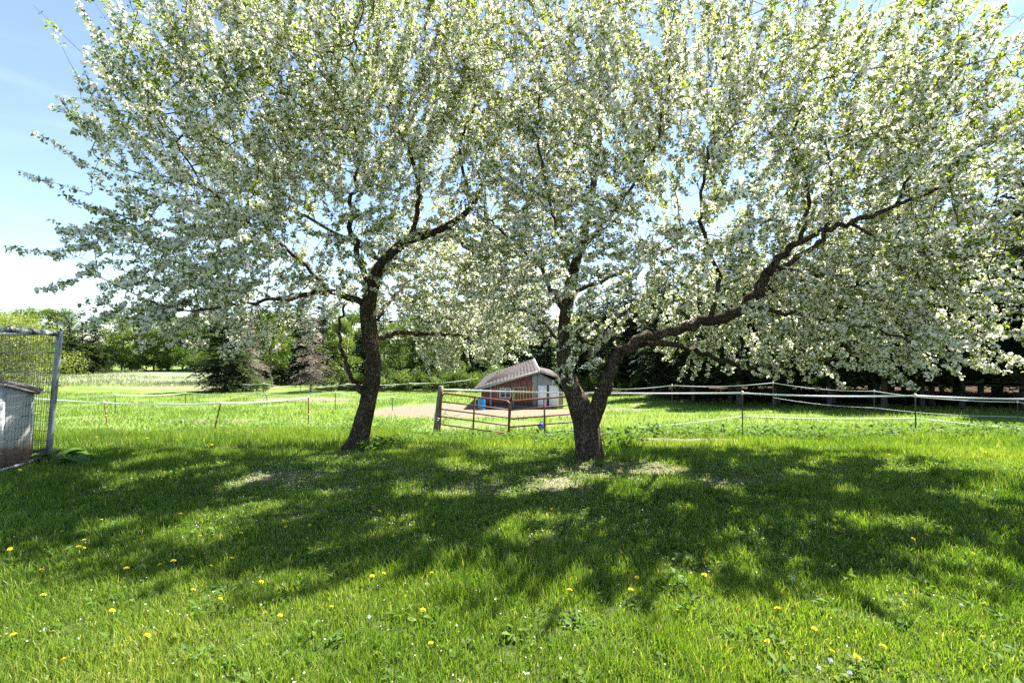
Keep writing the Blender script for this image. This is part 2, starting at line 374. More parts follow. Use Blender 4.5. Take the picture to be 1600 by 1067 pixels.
def cluster_geometry(C, A, leafn, flown, scale, rng, blossom, lt):
    """spurs of young leaves and blossom at points C with axes A -> verts, tris, material index, tint"""
    N = len(C); V = []; T = []; MI = []; TI = []; off = 0
    ref = norm(np.cross(A, rng.normal(size=(N, 3)))); ref2 = np.cross(A, ref)
    for k in range(leafn):
        keep = rng.random(N) < np.where(blossom > 0.5, 0.8, 0.95); c = C[keep]; a = A[keep]; n = len(c)
        th = rng.random(n) * 6.283; el = rng.uniform(-0.2, 1.1, n)
        dr = norm(np.cos(el)[:, None] * (np.cos(th)[:, None] * ref[keep] + np.sin(th)[:, None] * ref2[keep]) + np.sin(el)[:, None] * a - np.array([0, 0, 0.15]))
        side = norm(np.cross(dr, norm(a + rng.normal(scale=0.5, size=(n, 3))))); nn = np.cross(side, dr)
        L = rng.uniform(0.032, 0.062, n)[:, None] * scale[keep][:, None]; Wd = L * rng.uniform(0.24, 0.36, (n, 1))
        b = c + dr * 0.012
        v = np.stack([b, b + dr * L * 0.45 + side * Wd + nn * Wd * 0.45, b + dr * L - nn * L * 0.12, b + dr * L * 0.45 - side * Wd + nn * Wd * 0.45], 1).reshape(-1, 3)
        i = off + np.arange(n)[:, None] * 4
        T.append(np.concatenate([i + [[0, 1, 2]], i + [[0, 2, 3]]])); V.append(v); off += len(v)
        MI.append(np.zeros(2 * n, int)); TI.append(np.repeat(np.clip(lt[keep] + rng.normal(scale=0.2, size=n), 0, 1), 4))
    for k in range(flown):
        keep = (blossom > 0.5) & (rng.random(N) < 0.88); c = C[keep]; a = A[keep]; n = len(c)
        if n == 0: continue
        dr = norm(a * 0.6 + rng.normal(scale=0.75, size=(n, 3)))
        ctr = c + dr * rng.uniform(0.022, 0.05, (n, 1)) * scale[keep][:, None]
        s1 = norm(np.cross(dr, rng.normal(size=(n, 3)))); s2 = np.cross(dr, s1)
        r = rng.uniform(0.014, 0.024, n)[:, None] * scale[keep][:, None]; cup = rng.uniform(0.0, 0.8, (n, 1))
        pts = []
        for j in range(4):
            ang = j * 1.5708; pts.append(ctr + (math.cos(ang) * s1 + math.sin(ang) * s2) * r * rng.uniform(0.85, 1.2, (n, 1)) + dr * r * (cup if j % 2 else -.2) * rng.uniform(0.5, 1.2, (n, 1)))
        v = np.stack(pts, 1).reshape(-1, 3); i = off + np.arange(n)[:, None] * 4
        T.append(i + [[0, 1, 2]]); T.append(i + [[0, 2, 3]])
        V.append(v); off += len(v); MI.append(np.ones(2 * n, int))
        TI.append(np.repeat(np.clip(rng.normal(0.6, 0.3, n), 0, 1), 4))
    return np.concatenate(V), np.concatenate(T), np.concatenate(MI), np.concatenate(TI)

def gnarl(seed, amp):
    def fn(P, a):
        out = np.ones((len(P), len(a)))
        for i in range(len(P)):
            for j in range(len(a)):
                q = Vector((math.cos(a[j]) * 1.1 + seed, math.sin(a[j]) * 1.1, P[i][2] * 1.5 + P[i][0]))
                q2 = Vector((math.cos(a[j]) * 3.5 + seed, math.sin(a[j]) * 3.5, P[i][2] * 2.2 + P[i][0] * 2))
                q3 = Vector((math.cos(a[j]) * 8 + seed, math.sin(a[j]) * 8, P[i][2] * 4 + P[i][0] * 3))
                out[i, j] += amp * mnoise.noise(q) + amp * 0.6 * mnoise.noise(q2) + amp * 0.35 * mnoise.noise(q3)
        return out
    return fn

def apple_tree(name, label, base, trunk, limbs, ells, natt, seed, keepfn, blossom_rate, nshoot, centre):
    """trunk, limbs: lists of (px, row, depth, width in px) as seen from the yard"""
    rng = np.random.default_rng(seed)
    root = empty(name, tuple(base), label, "tree"); B = np.array(base)
    def world(path): return np.array([[*W(p, r, d), w * 0.62 * d / F * 0.5] for p, r, d, w in path])
    tw = world(trunk); tw[0][2] = base[2] - 0.12
    ts = spline(tw, 10); ts[:, 3] = np.maximum(ts[:, 3], 0.01)
    fl = np.exp(-np.maximum(ts[:, 2] - base[2], 0) / 0.16) * 0.34; ts[:, 3] *= 1 + fl
    mb = MB(); mb.tube(ts[:, :3] - B, ts[:, 3], 30, gnarl(seed, 0.34), cap=True)
    t_o = mb.build("trunk", M_BARK, root, smooth=True)
    nodes = []; parents = []; fixed_r = {}
    def chain(s, par):
        p = par
        d = 0
        for i, row in enumerate(s):
            nodes.append(row[:3]); parents.append(p); p = len(nodes) - 1; fixed_r[p] = row[3]
        return p
    hi = ts[ts[:, 2] > base[2] + 1.4]
    chain(hi[::2], -1)
    for lp in limbs:
        s = spline(world(lp), 6); s[:, 3] = np.maximum(s[:, 3], 0.008)
        s[:, :3] += rng.normal(scale=0.022, size=(len(s), 3)) * np.clip(np.linspace(0, 4, len(s)), 0, 1)[:, None]
        mb = MB(); mb.tube(s[:, :3] - B, s[:, 3], 12, gnarl(seed + len(nodes), 0.26)); mb.build("limb", M_BARK, t_o, smooth=True)
        nd0 = len(nodes); chain(s[2::1], -1)
    nodes = np.array(nodes)
    att = sample_ells(ells, natt, rng); att = att[keepfn(att)]
    allp, par = colonise(nodes, parents, att, 0.10, 1.1, 0.13, rng)
    n0 = len(nodes); N = len(allp)
    # pipe-model radius for the grown part
    r3 = np.zeros(N); has = np.zeros(N, int)
    for i in range(N - 1, n0 - 1, -1):
        if r3[i] == 0: r3[i] = 0.0027 ** 2.3
        if par[i] >= 0: r3[par[i]] += r3[i]; has[par[i]] += 1
    rad = np.clip(r3 ** (1 / 2.3), 0.0027, 0.045)
    for i, r in fixed_r.items(): rad[i] = r
    V = []; Q = []; off = 0
    kids = [[] for _ in range(N)]
    for i in range(n0, N):
        if par[i] >= 0: kids[par[i]].append(i)
    starts = [(i, k) for i in range(N) for k in kids[i] if i < n0 or (len(kids[i]) > 1 and k != max(kids[i], key=lambda q: r3[q]))]
    for s0, k in starts:
        ch = [s0, k]
        while kids[ch[-1]]: ch.append(max(kids[ch[-1]], key=lambda q: r3[q]))
        pts = allp[ch]
        if len(pts) > 3: pts[1:-1] = 0.25 * pts[:-2] + 0.5 * pts[1:-1] + 0.25 * pts[2:]
        rr = rad[ch].copy(); rr[0] = rr[1]
        v, q = tube_arrays(pts - B, rr, 5 if rr[1] > 0.009 else 3); V.append(v); Q.append(q + off); off += len(v)
    # straight young shoots, upright near the top, outward lower down
    grown = np.arange(n0, N); thin = grown[rad[grown] < 0.014]
    tips = thin[np.array([len(kids[i]) == 0 for i in thin])]
    so = np.concatenate([tips, rng.choice(thin, nshoot)])
    P0 = allp[so]; cen = np.array(centre)
    outw = norm((P0 - cen) * np.array([1, 1, 0.7]))
    hrel = np.clip((P0[:, 2] - cen[2]) / 2.2, -1, 1)
    sd = norm(outw * rng.uniform(0.3, 1.0, (len(so), 1)) + np.stack([0 * hrel, 0 * hrel, 0.25 + 0.75 * np.clip(hrel + 0.2, -0.4, 1)], 1) + rng.normal(scale=0.24, size=P0.shape))
    ln = np.where(rng.random(len(so)) < .10, rng.uniform(.5, .85, len(so)), rng.uniform(0.12, 0.46, len(so))) * (1 + 0.9 * np.clip(hrel, 0, 1) * (rng.random(len(so)) < 0.4))
    okt = keepfn(P0 + sd * (ln * .9)[:, None], .12); so, P0, sd, ln, hrel = so[okt], P0[okt], sd[okt], ln[okt], hrel[okt]
    SP = []; SA = []; TOP = []
    for i in range(len(so)):
        k = 3; t = np.linspace(0, 1, k)[:, None]
        pts = P0[i] + sd[i] * ln[i] * t + np.array([0, 0, 0.05]) * (t ** 2) * ln[i]
        v, q = tube_arrays(pts - B, np.linspace(0.0042, 0.0016, k), 3); V.append(v); Q.append(q + off); off += len(v)
        m = max(1, int(ln[i] / 0.045)); tt = (np.arange(m) + rng.random(m)) / m
        SP.append(P0[i] + sd[i] * ln[i] * tt[:, None]); SA.append(np.repeat(sd[i][None], m, 0)); TOP.append(np.full(m, hrel[i]))
    tm = mesh_np("branches", np.concatenate(V), np.concatenate(Q), M_TWIG, smooth=True)
    link("branches", tm, root, kind='stuff')
    # leaf and blossom spurs on all the thin wood
    k1 = thin[rad[thin] < 0.0105]; k1 = k1[rng.random(len(k1)) < .55]
    SP.append(allp[k1]); SA.append(norm(outw_of(allp[k1], cen) + rng.normal(scale=0.8, size=(len(k1), 3)))); TOP.append(np.clip((allp[k1][:, 2] - cen[2]) / 2.2, -1, 1))
    C = np.concatenate(SP); A = norm(np.concatenate(SA) + rng.normal(scale=0.6, size=(len(C), 3)) + np.array([0, 0, 0.25])); TP = np.concatenate(TOP)
    C = C + rng.normal(scale=0.008, size=C.shape)
    ok = keepfn(C, 0.12); C, A, TP = C[ok], A[ok], TP[ok]
    dens = fbm2(C[:, 0] + C[:, 1] * 0.5, C[:, 2] - C[:, 1] * 0.4, 1.3, seed)
    bl = (rng.random(len(C)) < np.clip(blossom_rate + 0.45 * dens - 0.12 * TP, 0.05, 0.95)).astype(float)
    sc = rng.uniform(0.8, 1.25, len(C)); lt = np.clip(0.5 + 0.35 * dens + 0.15 * TP, 0, 1)
    v, t, mi, ti = cluster_geometry(C - B, A, 4, 7, sc, rng, bl, lt)
    cm = mesh_np("crown", v, t, [M_LEAF, M_PETAL], mi, ti)
    link("crown", cm, root, kind='stuff')
    print(name, "nodes", N, "spurs", len(C), "tris", len(t))
    return root
def outw_of(p, c): return norm(p - c)

b1 = gp(556, 702); b2 = gp(922, 716)
D1, D2 = b1[1], b2[1]
trunk1 = [(554, 712, D1, 50), (560, 690, D1, 44), (571, 648, D1, 42), (580, 612, D1, 38), (584, 570, D1, 35), (578, 525, D1, 34), (574, 488, D1, 36), (582, 450, D1 - .05, 32), (597, 412, D1 - .1, 26), (632, 380, D1 - .1, 22), (690, 358, D1, 18), (735, 325, D1 + .1, 13), (760, 270, D1 + .2, 9)]
limbs1 = [
 [(576, 478, D1, 20), (552, 466, D1 - .2, 17), (515, 455, D1 - .5, 15), (475, 462, D1 - .9, 12), (420, 470, D1 - 1.4, 9), (350, 480, D1 - 1.8, 6), (280, 490, D1 - 2.2, 4)],
 [(578, 628, D1, 17), (562, 608, D1 - .1, 13), (546, 580, D1 - .2, 11), (533, 545, D1 - .3, 9), (530, 505, D1 - .3, 7), (541, 478, D1 - .3, 5)],
 [(586, 535, D1, 13), (606, 524, D1 + .4, 11), (650, 521, D1 + 1.0, 9), (700, 523, D1 + 1.7, 8), (735, 517, D1 + 2.4, 5)],
 [(580, 455, D1, 18), (560, 400, D1 - .3, 14), (545, 330, D1 - .6, 11), (560, 250, D1 - .8, 8), (550, 150, D1 - .9, 5), (560, 40, D1 - .9, 3)],
 [(640, 378, D1 - .1, 14), (655, 310, D1 - .3, 11), (640, 240, D1 - .5, 9), (610, 180, D1 - .6, 7), (590, 90, D1 - .6, 4)],
 [(515, 455, D1 - .5, 11), (460, 400, D1 - .8, 9), (390, 345, D1 - 1., 7), (320, 290, D1 - 1., 5), (250, 190, D1 - .9, 3)],
 [(600, 410, D1, 12), (560, 385, D1 + .8, 9), (480, 340, D1 + 1.5, 7), (400, 300, D1 + 1.9, 5)],
 [(700, 355, D1, 9), (740, 400, D1 + .6, 7), (770, 420, D1 + 1.1, 5), (800, 425, D1 + 1.5, 4)],
 [(590, 500, D1, 9), (608, 470, D1 + .5, 7), (640, 440, D1 + 1.1, 5), (690, 430, D1 + 1.8, 4)],
 [(735, 325, D1 + .1, 9), (720, 240, D1 + .3, 7), (740, 150, D1 + .2, 5), (720, 60, D1, 3)],
]
ells1 = [((-3.5, D1 - .4, 4.5), (2.75, 2.7, 2.5)), ((-2.4, D1, 6.2), (2.5, 2.5, 1.9)), ((-4.3, D1 - 1.4, 2.55), (1.7, 1.6, 1.1)), ((-4.4, D1 - .8, 2.2), (1.6, 1.4, .8)),
         ((-1.0, D1 + 2.0, 2.75), (1.5, 1.5, 1.6)), ((-0.8, D1 + 1.7, 2.5), (1.4, 1.2, 1.3)), ((-1.6, D1 + 1.2, 3.3), (1.3, 1.0, 1.0)), ((-2.6, D1 + 1.5, 3.0), (1.5, 1.0, 1.0)), ((-2.7, D1 - 1.1, 3.9), (1.4, .8, 1.1)), ((-1.1, D1 + 1.9, 1.9), (1.3, 1.0, .85)), ((-4.6, D1 - .3, 5.6), (1.5, 2.0, 1.7))]
RK = np.random.default_rng(3)
def rgk(n): return RK.standard_normal(n)
def keep1(p, m=0.0):
    x, y, z = p[:, 0], p[:, 1], p[:, 2]
    zmin = np.where(y > D1 + .9, 0.95, np.where(x > -3.2, 2.25, np.where(x < -4.9, 1.95, 1.5 + .12 * np.clip(x + 5.0, 0, 2) ))) - m
    row = CY - (z - CAMH) / y * F; px = CX + x / y * F
    return (z > zmin) & (z < 8.2) & (x > -6.5 - 2 * m) & (fbm2(x - .5 * z, y - .42 * z, 2.4, 31., 2) + .10 * rgk(len(x)) > -.30) & (y > 3.35 + .42 * z + .35 * fbm2(x, z, .9, 4., 2) - m)  # noise along the sun direction cuts gaps, added for lit patches on the lawn
apple_tree("apple_tree", "blossoming apple tree with a single leaning trunk, left of the metal gate", b1, trunk1, limbs1, ells1, 6900, 11, keep1, 0.78, 2300, (-3.0, D1, 3.9))

trunk2 = [(921, 726, D2, 60), (919, 700, D2, 55), (914, 665, D2, 60), (908, 640, D2, 60), (894, 608, D2, 42), (883, 570, D2, 36), (880, 535, D2, 32), (884, 490, D2, 29), (893, 440, D2, 26), (905, 390, D2, 22), (922, 320, D2, 17), (935, 230, D2, 12), (940, 130, D2, 8), (945, 20, D2, 5)]
limbs2 = [
 [(922, 668, D2, 44), (934, 635, D2, 38), (948, 600, D2 - .05, 33), (960, 565, D2 - .1, 30), (984, 538, D2 - .15, 27), (1025, 522, D2 - .2, 26), (1085, 508, D2 - .3, 26), (1150, 487, D2 - .4, 27), (1180, 458, D2 - .4, 26), (1203, 418, D2 - .45, 20), (1250, 378, D2 - .5, 15), (1325, 350, D2 - .5, 12), (1400, 322, D2 - .5, 10), (1470, 292, D2 - .5, 7), (1530, 240, D2 - .4, 5)],
 [(1200, 430, D2 - .4, 15), (1250, 400, D2 + .1, 12), (1290, 365, D2 + .5, 11), (1300, 300, D2 + .8, 8), (1290, 200, D2 + 1., 5), (1310, 100, D2 + 1., 3)],
 [(1000, 535, D2 - .1, 18), (1060, 540, D2 + .2, 14), (1110, 555, D2 + .5, 12), (1160, 573, D2 + .7, 11), (1230, 572, D2 + .9, 8), (1310, 560, D2 + 1.1, 5)],
 [(1165, 478, D2 - .4, 12), (1230, 490, D2 - .7, 10), (1310, 498, D2 - 1., 8), (1390, 520, D2 - 1.3, 6), (1460, 560, D2 - 1.5, 4)],
 [(1110, 500, D2 - .3, 13), (1120, 430, D2 - .5, 10), (1095, 350, D2 - .7, 9), (1105, 250, D2 - .8, 7), (1125, 130, D2 - .8, 4), (1140, 30, D2 - .8, 3)],
 [(1250, 378, D2 - .5, 11), (1262, 300, D2 - .7, 9), (1240, 210, D2 - .9, 7), (1270, 110, D2 - 1., 4)],
 [(884, 490, D2, 15), (862, 450, D2 + .2, 12), (835, 410, D2 + .4, 9), (800, 375, D2 + .5, 7), (760, 340, D2 + .5, 5)],
 [(905, 390, D2, 13), (960, 330, D2 - .3, 10), (1010, 250, D2 - .6, 8), (1040, 150, D2 - .7, 5), (1050, 40, D2 - .7, 3)],
 [(895, 430, D2, 12), (870, 360, D2 - .5, 9), (850, 270, D2 - .8, 7), (840, 170, D2 - .9, 5), (850, 60, D2 - .9, 3)],
 [(1400, 322, D2 - .5, 8), (1430, 250, D2 - .6, 6), (1460, 170, D2 - .6, 5), (1500, 90, D2 - .6, 3)],
 [(1330, 350, D2 - .5, 9), (1400, 385, D2 - .9, 7), (1480, 400, D2 - 1.2, 6), (1570, 400, D2 - 1.4, 4)],
 [(1205, 415, D2 - .4, 11), (1290, 430, D2 - .1, 9), (1390, 450, D2 + .3, 7), (1490, 470, D2 + .6, 5), (1580, 500, D2 + .8, 4)],
 [(900, 455, D2, 11), (960, 430, D2 + .6, 9), (1020, 400, D2 + 1.2, 7), (1090, 370, D2 + 1.7, 5)],
 [(880, 545, D2, 10), (860, 515, D2 + .5, 8), (830, 490, D2 + 1., 6), (800, 480, D2 + 1.5, 4)],
]
ells2 = [((4.0, D2 - .2, 4.0), (3.6, 2.6, 2.2)), ((1.3, D2 + .1, 5.6), (2.5, 2.4, 2.3)), ((4.6, D2 + .1, 5.3), (2.9, 2.4, 1.6)),
         ((5.0, D2 - .3, 2.35), (2.5, 1.9, 1.15)), ((0.4, D2 + .6, 3.7), (1.3, 1.9, 1.9)), ((1.1, D2 - .35, 1.75), (0.5, 0.3, 0.8)), ((6.6, D2 + .2, 3.9), (1.9, 2.2, 2.0)), ((2.9, D2 + 1.3, 2.5), (1.5, 1.1, 1.0)), ((4.6, D2 + 1.2, 2.3), (2.0, 1.3, 1.1)), ((0.2, D2 + 1.4, 2.7), (1.2, 1.1, 1.2)), ((4.2, D2 - .2, 2.9), (2.6, 1.6, 1.0)), ((6.2, D2, 2.4), (1.8, 1.8, 1.2)), ((1.0, D2 - 1.0, 3.7), (1.1, .8, 1.5)), ((0.35, D2 - .2, 2.7), (.8, .7, .9))]
def keep2(p, m=0.0):
    x, y, z = p[:, 0], p[:, 1], p[:, 2]
    # the shaded hollow under the long limb stays nearly bare of leaves
    k_ = D2 / y; zl = np.interp(x * k_, [1.55, 2.2, 3.2, 3.5, 4.1, 5.0, 6.2], [1.72, 1.83, 2.1, 2.5, 3.1, 3.4, 3.9])
    hollow = (y < D2 - .25) & (x * k_ > 1.5) & (x * k_ < 6.0) & (np.abs(1.7 + (z - 1.7) * k_ - zl) < .20 + .12 * fbm2(x, z, 1.7, 13., 2) + .05 * rgk(len(x)))
    zmin = np.where(np.hypot(x - 1.1, y - D2) < .62, 0.95, np.where(x < 1.9, np.where(y > D2 + .6, 1.55, 1.95), 1.15)) - m
    return (z > zmin) & (z < 8.0) & ~hollow & (x - .5 * z < 5.4 + .8 * np.clip(3.5 - z, 0, 1) + .4 * fbm2(y, z, .9, 17., 2)) & (fbm2(x - .5 * z, y - .42 * z, 2.4, 31., 2) + .10 * rgk(len(x)) > -.30) & (x < 8.0) & (y > 3.25 + .42 * z + .35 * fbm2(x, z, .9, 7., 2) - m)  # sunward gaps again; right and front cuts shape the shadow's edge
apple_tree("apple_tree", "wide blossoming apple tree with forked trunk and a long limb sweeping right", b2, trunk2, limbs2, ells2, 9600, 23, keep2, 0.78, 3200, (3.0, D2, 3.7))

# ------------------------------------------------------------------ conifers and broadleaf trees behind
def spruce_mesh(h, clear, width, seed, mat_n, mat_t, dead=False, tr=0.16, stubs=True):
    rng = np.random.default_rng(seed); root_v = MB()
    zs = np.linspace(-0.4, h, 14); tp = np.stack([0.05 * np.sin(zs * .7 + seed) * zs / h, 0.05 * np.cos(zs * .5 + seed) * zs / h, zs], 1)
    root_v.tube(tp, np.interp(zs, [0, h], [tr, 0.015]), 8)
    V = []; T = []; TI = []; off = 0
    z = clear
    while z < h - 0.1:
        t = (z - clear) / (h - clear); L0 = width * (1 - t) ** 0.7 * (0.6 + 0.4 * min(1, t * 6 + 0.4))
        for b in range(rng.integers(5, 8)):
            az = rng.random() * 6.283; L = L0 * rng.uniform(0.6, 1.1) + 0.12; el = (0.25 + 0.5 * t) if not dead else 0.05
            d = np.array([math.cos(az), math.sin(az), 0]); s = np.array([-d[1], d[0], 0])
            n = max(3, int(L / (0.2 if not dead else 0.26)));  tt = np.linspace(0.12, 1, n)
            zz = z + rng.uniform(-.12, .12) + L * (el * tt - (0.62 if not dead else 0.3) * tt * tt * (1 - 0.6 * t))
            pts = d * (tt * L)[:, None]; pts[:, 2] = zz
            br = 0.4 + 0.35 * rng.standard_normal()
            # spine
            w = 0.035 if not dead else 0.014
            a0 = np.array([0, 0, z]); v = np.stack([a0 - s * w, a0 + s * w, pts[-1]]); V.append(v); T.append(np.array([[0, 1, 2]]) + off); off += 3; TI.append(np.full(3, np.clip(br - .2, 0, 1)))
            for sd in (-1, 1):
                ll = (0.16 + 0.34 * L * (1 - tt) ** 0.6 * np.minimum(1, tt * 4)) * rng.uniform(0.6, 1.2, n)
                dirn = norm(d * rng.uniform(.3, .9, (n, 1)) + sd * s + rng.normal(scale=.2, size=(n, 3)) - np.array([0, 0, .18]))
                tip = pts + dirn * ll[:, None]; wd = (0.12 if not dead else 0.03) * rng.uniform(.7, 1.3, (n, 1))
                m_ = pts + dirn * ll[:, None] * .5
                v = np.stack([pts, m_ + d * wd - [0, 0, .02], tip, m_ - d * wd - [0, 0, .05]], 1).reshape(-1, 3)
                i = off + np.arange(n)[:, None] * 4; T.append(np.concatenate([i + [[0, 1, 2]], i + [[0, 2, 3]]])); V.append(v); off += len(v)
                TI.append(np.repeat(np.clip(br + rng.normal(scale=.2, size=n) + .25 * tt - 0.1, 0, 1), 4))
        z += rng.uniform(0.16, 0.26) * (1 if not dead else 1.1)
    if stubs and clear > 1.5:     # dead twigs on the bare lower trunk
        for k in range(60):
            az = rng.random() * 6.283; z0 = rng.uniform(0.8, clear); L = rng.uniform(.3, 1.3); d = np.array([math.cos(az), math.sin(az), rng.uniform(-.3, .1)])
            a0 = np.array([0, 0, z0]); root_v.add(np.stack([a0 + [0, 0, .015], a0 - [0, 0, .015], a0 + d * L]), t=[[0, 1, 2]])
    return root_v.mesh("trunk", mat_t, True), mesh_np("crown", np.concatenate(V), np.concatenate(T), mat_n, tint=np.concatenate(TI))

def broad_mesh(h, w, seed, mat_l, low=0.25, nclump=34, nleaf=230, leaf=0.17, tr=0.13):
    rng = np.random.default_rng(seed); tb = MB()
    zs = np.linspace(-0.3, h * .75, 9); tx = .12 * np.cumsum(rng.normal(size=(9, 2)), 0); tx[0:2] = 0; tp = np.column_stack([tx, zs])
    tb.tube(tp, np.linspace(tr, .03, 9), 7)
    V = []; T = []; TI = []; off = 0
    for k in range(nclump):
        u = rng.random(); zc = h * (low + (0.93 - low) * u); rr = w * math.sqrt(max(.05, 1 - (2 * (u - .42)) ** 2 * .8)) * math.sqrt(rng.random())
        az = rng.random() * 6.283; c = np.array([math.cos(az) * rr, math.sin(az) * rr, zc]); r = w * rng.uniform(.22, .42)
        i0 = np.argmin(abs(zs - (zc - .25 * rr - .3))); tb.tube(np.stack([tp[i0], .5 * (tp[i0] + c) + [0, 0, .1], c]), [.04, .025, .01], 4)
        n = nleaf; p = c + norm(rng.normal(size=(n, 3))) * (rng.random((n, 1)) ** .45) * np.array([r, r, r * .75])
        a = norm(rng.normal(size=(n, 3))); s = norm(np.cross(a, rng.normal(size=(n, 3)))); L = leaf * rng.uniform(.6, 1.3, (n, 1))
        v = np.stack([p - a * L * .5, p + s * L * .32, p + a * L * .5, p - s * L * .32], 1).reshape(-1, 3)
        i = off + np.arange(n)[:, None] * 4; T.append(np.concatenate([i + [[0, 1, 2]], i + [[0, 2, 3]]])); V.append(v); off += len(v)
        TI.append(np.repeat(np.clip(.5 + .3 * rng.standard_normal() + rng.normal(scale=.2, size=n), 0, 1), 4))
    return tb.mesh("trunk", M_DTRUNK if seed % 2 else M_CTRUNK, True), mesh_np("crown", np.concatenate(V), np.concatenate(T), mat_l, tint=np.concatenate(TI))

def place_tree(name, meshes, x, y, scale, label, group=None, rz=None, wide=1.0):
    r = empty(name, (x, y, float(gz(x, y))), label, "tree", group)
    r.scale = (scale * wide, scale * wide, scale); r.rotation_euler.z = random.random() * 6.283 if rz is None else rz
    link("trunk", meshes[0], r); link("crown", meshes[1], r, kind='stuff'); return r

SPR_PLANT = [spruce_mesh(13.5, 2.0, 3.0, 31 + i, M_SPRUCE, M_CTRUNK, tr=.19) for i in range(3)]
SPR_FULL = [spruce_mesh(8.8, 0.3, 3.2, 41 + i, M_SPRUCE, M_CTRUNK, stubs=False) for i in range(2)]
SPR_DEAD = [spruce_mesh(7.5, 0.9, 2.2, 51 + i, M_DEADN, M_DTRUNK, dead=True, tr=.13) for i in range(2)]
BROAD = [broad_mesh(8, 2.6, 61, M_BROAD), broad_mesh(8, 2.2, 62, M_BROAD, .12), broad_mesh(8, 3.0, 64, M_BROAD, .3)]
WILLOW = broad_mesh(6.5, 4.2, 65, M_WILLOW, .08, 60, 300, .15)
SHRUB = broad_mesh(2.6, 1.7, 67, M_BROAD, .1, 20, 170, .13, .04)

# dark spruce plantation on the right: near edge row, then rows behind
def edge_y(x): return 33.0 - 0.25 * (x - 10) + (0 if x > 14 else (14 - x) * 1.3)
ORD = ['first', 'second', 'third', 'fourth', 'fifth', 'sixth', 'seventh', 'eighth', 'ninth', 'tenth', 'eleventh', 'twelfth', 'thirteenth', 'fourteenth', 'fifteenth', 'sixteenth', 'seventeenth', 'eighteenth', 'nineteenth', 'twentieth']
k = 0; e = 0
for row in range(6):
    x = 6.0 + row * 1.1
    while x < 44 - row * 2 + row * 5:
        y = edge_y(x) + row * 3.6 + random.uniform(-.9, .9)
        s = random.uniform(.82, 1.05) * (0.72 if x < 13 else 0.86 if x < 20 else 1.0) 
        place_tree("spruce_tree", SPR_PLANT[k % 3], x, y, s, ("%s dark spruce from the left in the front row of the plantation" % ORD[min(e, 19)]) if row == 0 else "dark spruce deep inside the plantation right of the paddock",
                   "edge row of the spruce plantation" if row == 0 else "inner rows of the spruce plantation")
        k += 1; e += row == 0; x += random.uniform(1.9, 3.0) + .25 * row
place_tree("spruce_tree", SPR_PLANT[1], 26.6, 25.5, 1.12, "tall spruce reaching highest at the right edge of the view", rz=.5)

# hedge line behind the shed and paddock: mixed trees
def at_row(px, d): return ((px - CX) / F * d, d)
mid = [  # (px, depth, mesh, scale, name, label)
 (352, 44, SPR_FULL[0], .98, "spruce_tree", "dense green spruce at the end of the tree row, beside the sandy track"),
 (392, 46, SPR_DEAD[0], 1.0, "dead_spruce", "grey dead spruce beside the dense green spruce"),
 (486, 43, SPR_DEAD[1], 1.0, "dead_spruce", "grey dead spruce just left of the leaning apple trunk"),
 (425, 50, BROAD[0], .95, "leafy_tree", "yellow green leafy tree between the two grey dead spruces"),
 (452, 54, SPR_FULL[1], 1.0, "spruce_tree", "dark spruce behind the gap between the dead spruces"),
 (530, 46, BROAD[1], .85, "leafy_tree", "leafy tree right of the second grey dead spruce"),
 (575, 50, SPR_FULL[0], 1.0, "spruce_tree", "dark spruce behind the leaning apple trunk"),
 (625, 48, BROAD[2], .85, "leafy_tree", "leafy tree behind the dirt paddock, right of the leaning trunk"),
 (668, 50, SPR_FULL[1], 1.05, "spruce_tree", "dark spruce behind the wooden gate post"),
 (700, 47, BROAD[0], .72, "leafy_tree", "low leafy tree left of the shed roof"),
 (735, 51, SPR_FULL[0], 1.0, "spruce_tree", "dark spruce just left of the shed roof"),
 (775, 54, BROAD[1], .95, "leafy_tree", "bright leafy tree behind the shed roof"),
 (805, 56, SPR_FULL[1], 1.18, "spruce_tree", "pointed green spruce rising above the shed peak"),
 (850, 55, SPR_FULL[0], 1.05, "spruce_tree", "dark spruce behind the white shed doors"),
 (900, 52, BROAD[2], .95, "leafy_tree", "leafy tree behind the forked apple trunk"),
 (960, 50, BROAD[1], .7, "leafy_tree", "low bright leafy tree just right of the forked apple trunk"),
 (1000, 53, SPR_FULL[1], 1.1, "spruce_tree", "dark spruce at the left end of the plantation"),
]
mid += [(px_, d_, me_, s_, nm_, "%s tree from the left in the belt behind the row of dead spruces" % ORD[i_]) for i_, (px_, d_, me_, s_, nm_) in enumerate([
 (338, 58, BROAD[1], 1.0, "leafy_tree"), (370, 56, SPR_FULL[1], .95, "spruce_tree"), (405, 60, SPR_FULL[0], 1.1, "spruce_tree"), (440, 62, BROAD[2], 1.1, "leafy_tree"), (470, 58, SPR_FULL[0], 1.0, "spruce_tree"),
 (505, 56, SPR_FULL[1], 1.1, "spruce_tree"), (548, 58, BROAD[0], 1.05, "leafy_tree"), (600, 60, SPR_FULL[0], 1.15, "spruce_tree"), (648, 58, BROAD[1], 1.0, "leafy_tree"), (690, 60, SPR_FULL[0], 1.15, "spruce_tree"), (718, 62, BROAD[2], 1.1, "leafy_tree"), (755, 62, SPR_FULL[1], 1.15, "spruce_tree")])]
for px, d, me, s, nm, lb in mid:
    x, y = at_row(px, d); place_tree(nm, me, x, y, s, lb)
SH = [(375, 45, .6), (410, 44.5, .5), (510, 44, .55), (548, 45.5, .8), (572, 46.5, .9), (600, 44.5, .8), (622, 46, .9), (645, 45, .95), (680, 44, .8), (703, 46, .95), (722, 45, .85), (755, 44.5, .8), (790, 47, 1.0), (905, 44, .8), (945, 46, .9), (985, 44, .8), (1030, 46, .9)]
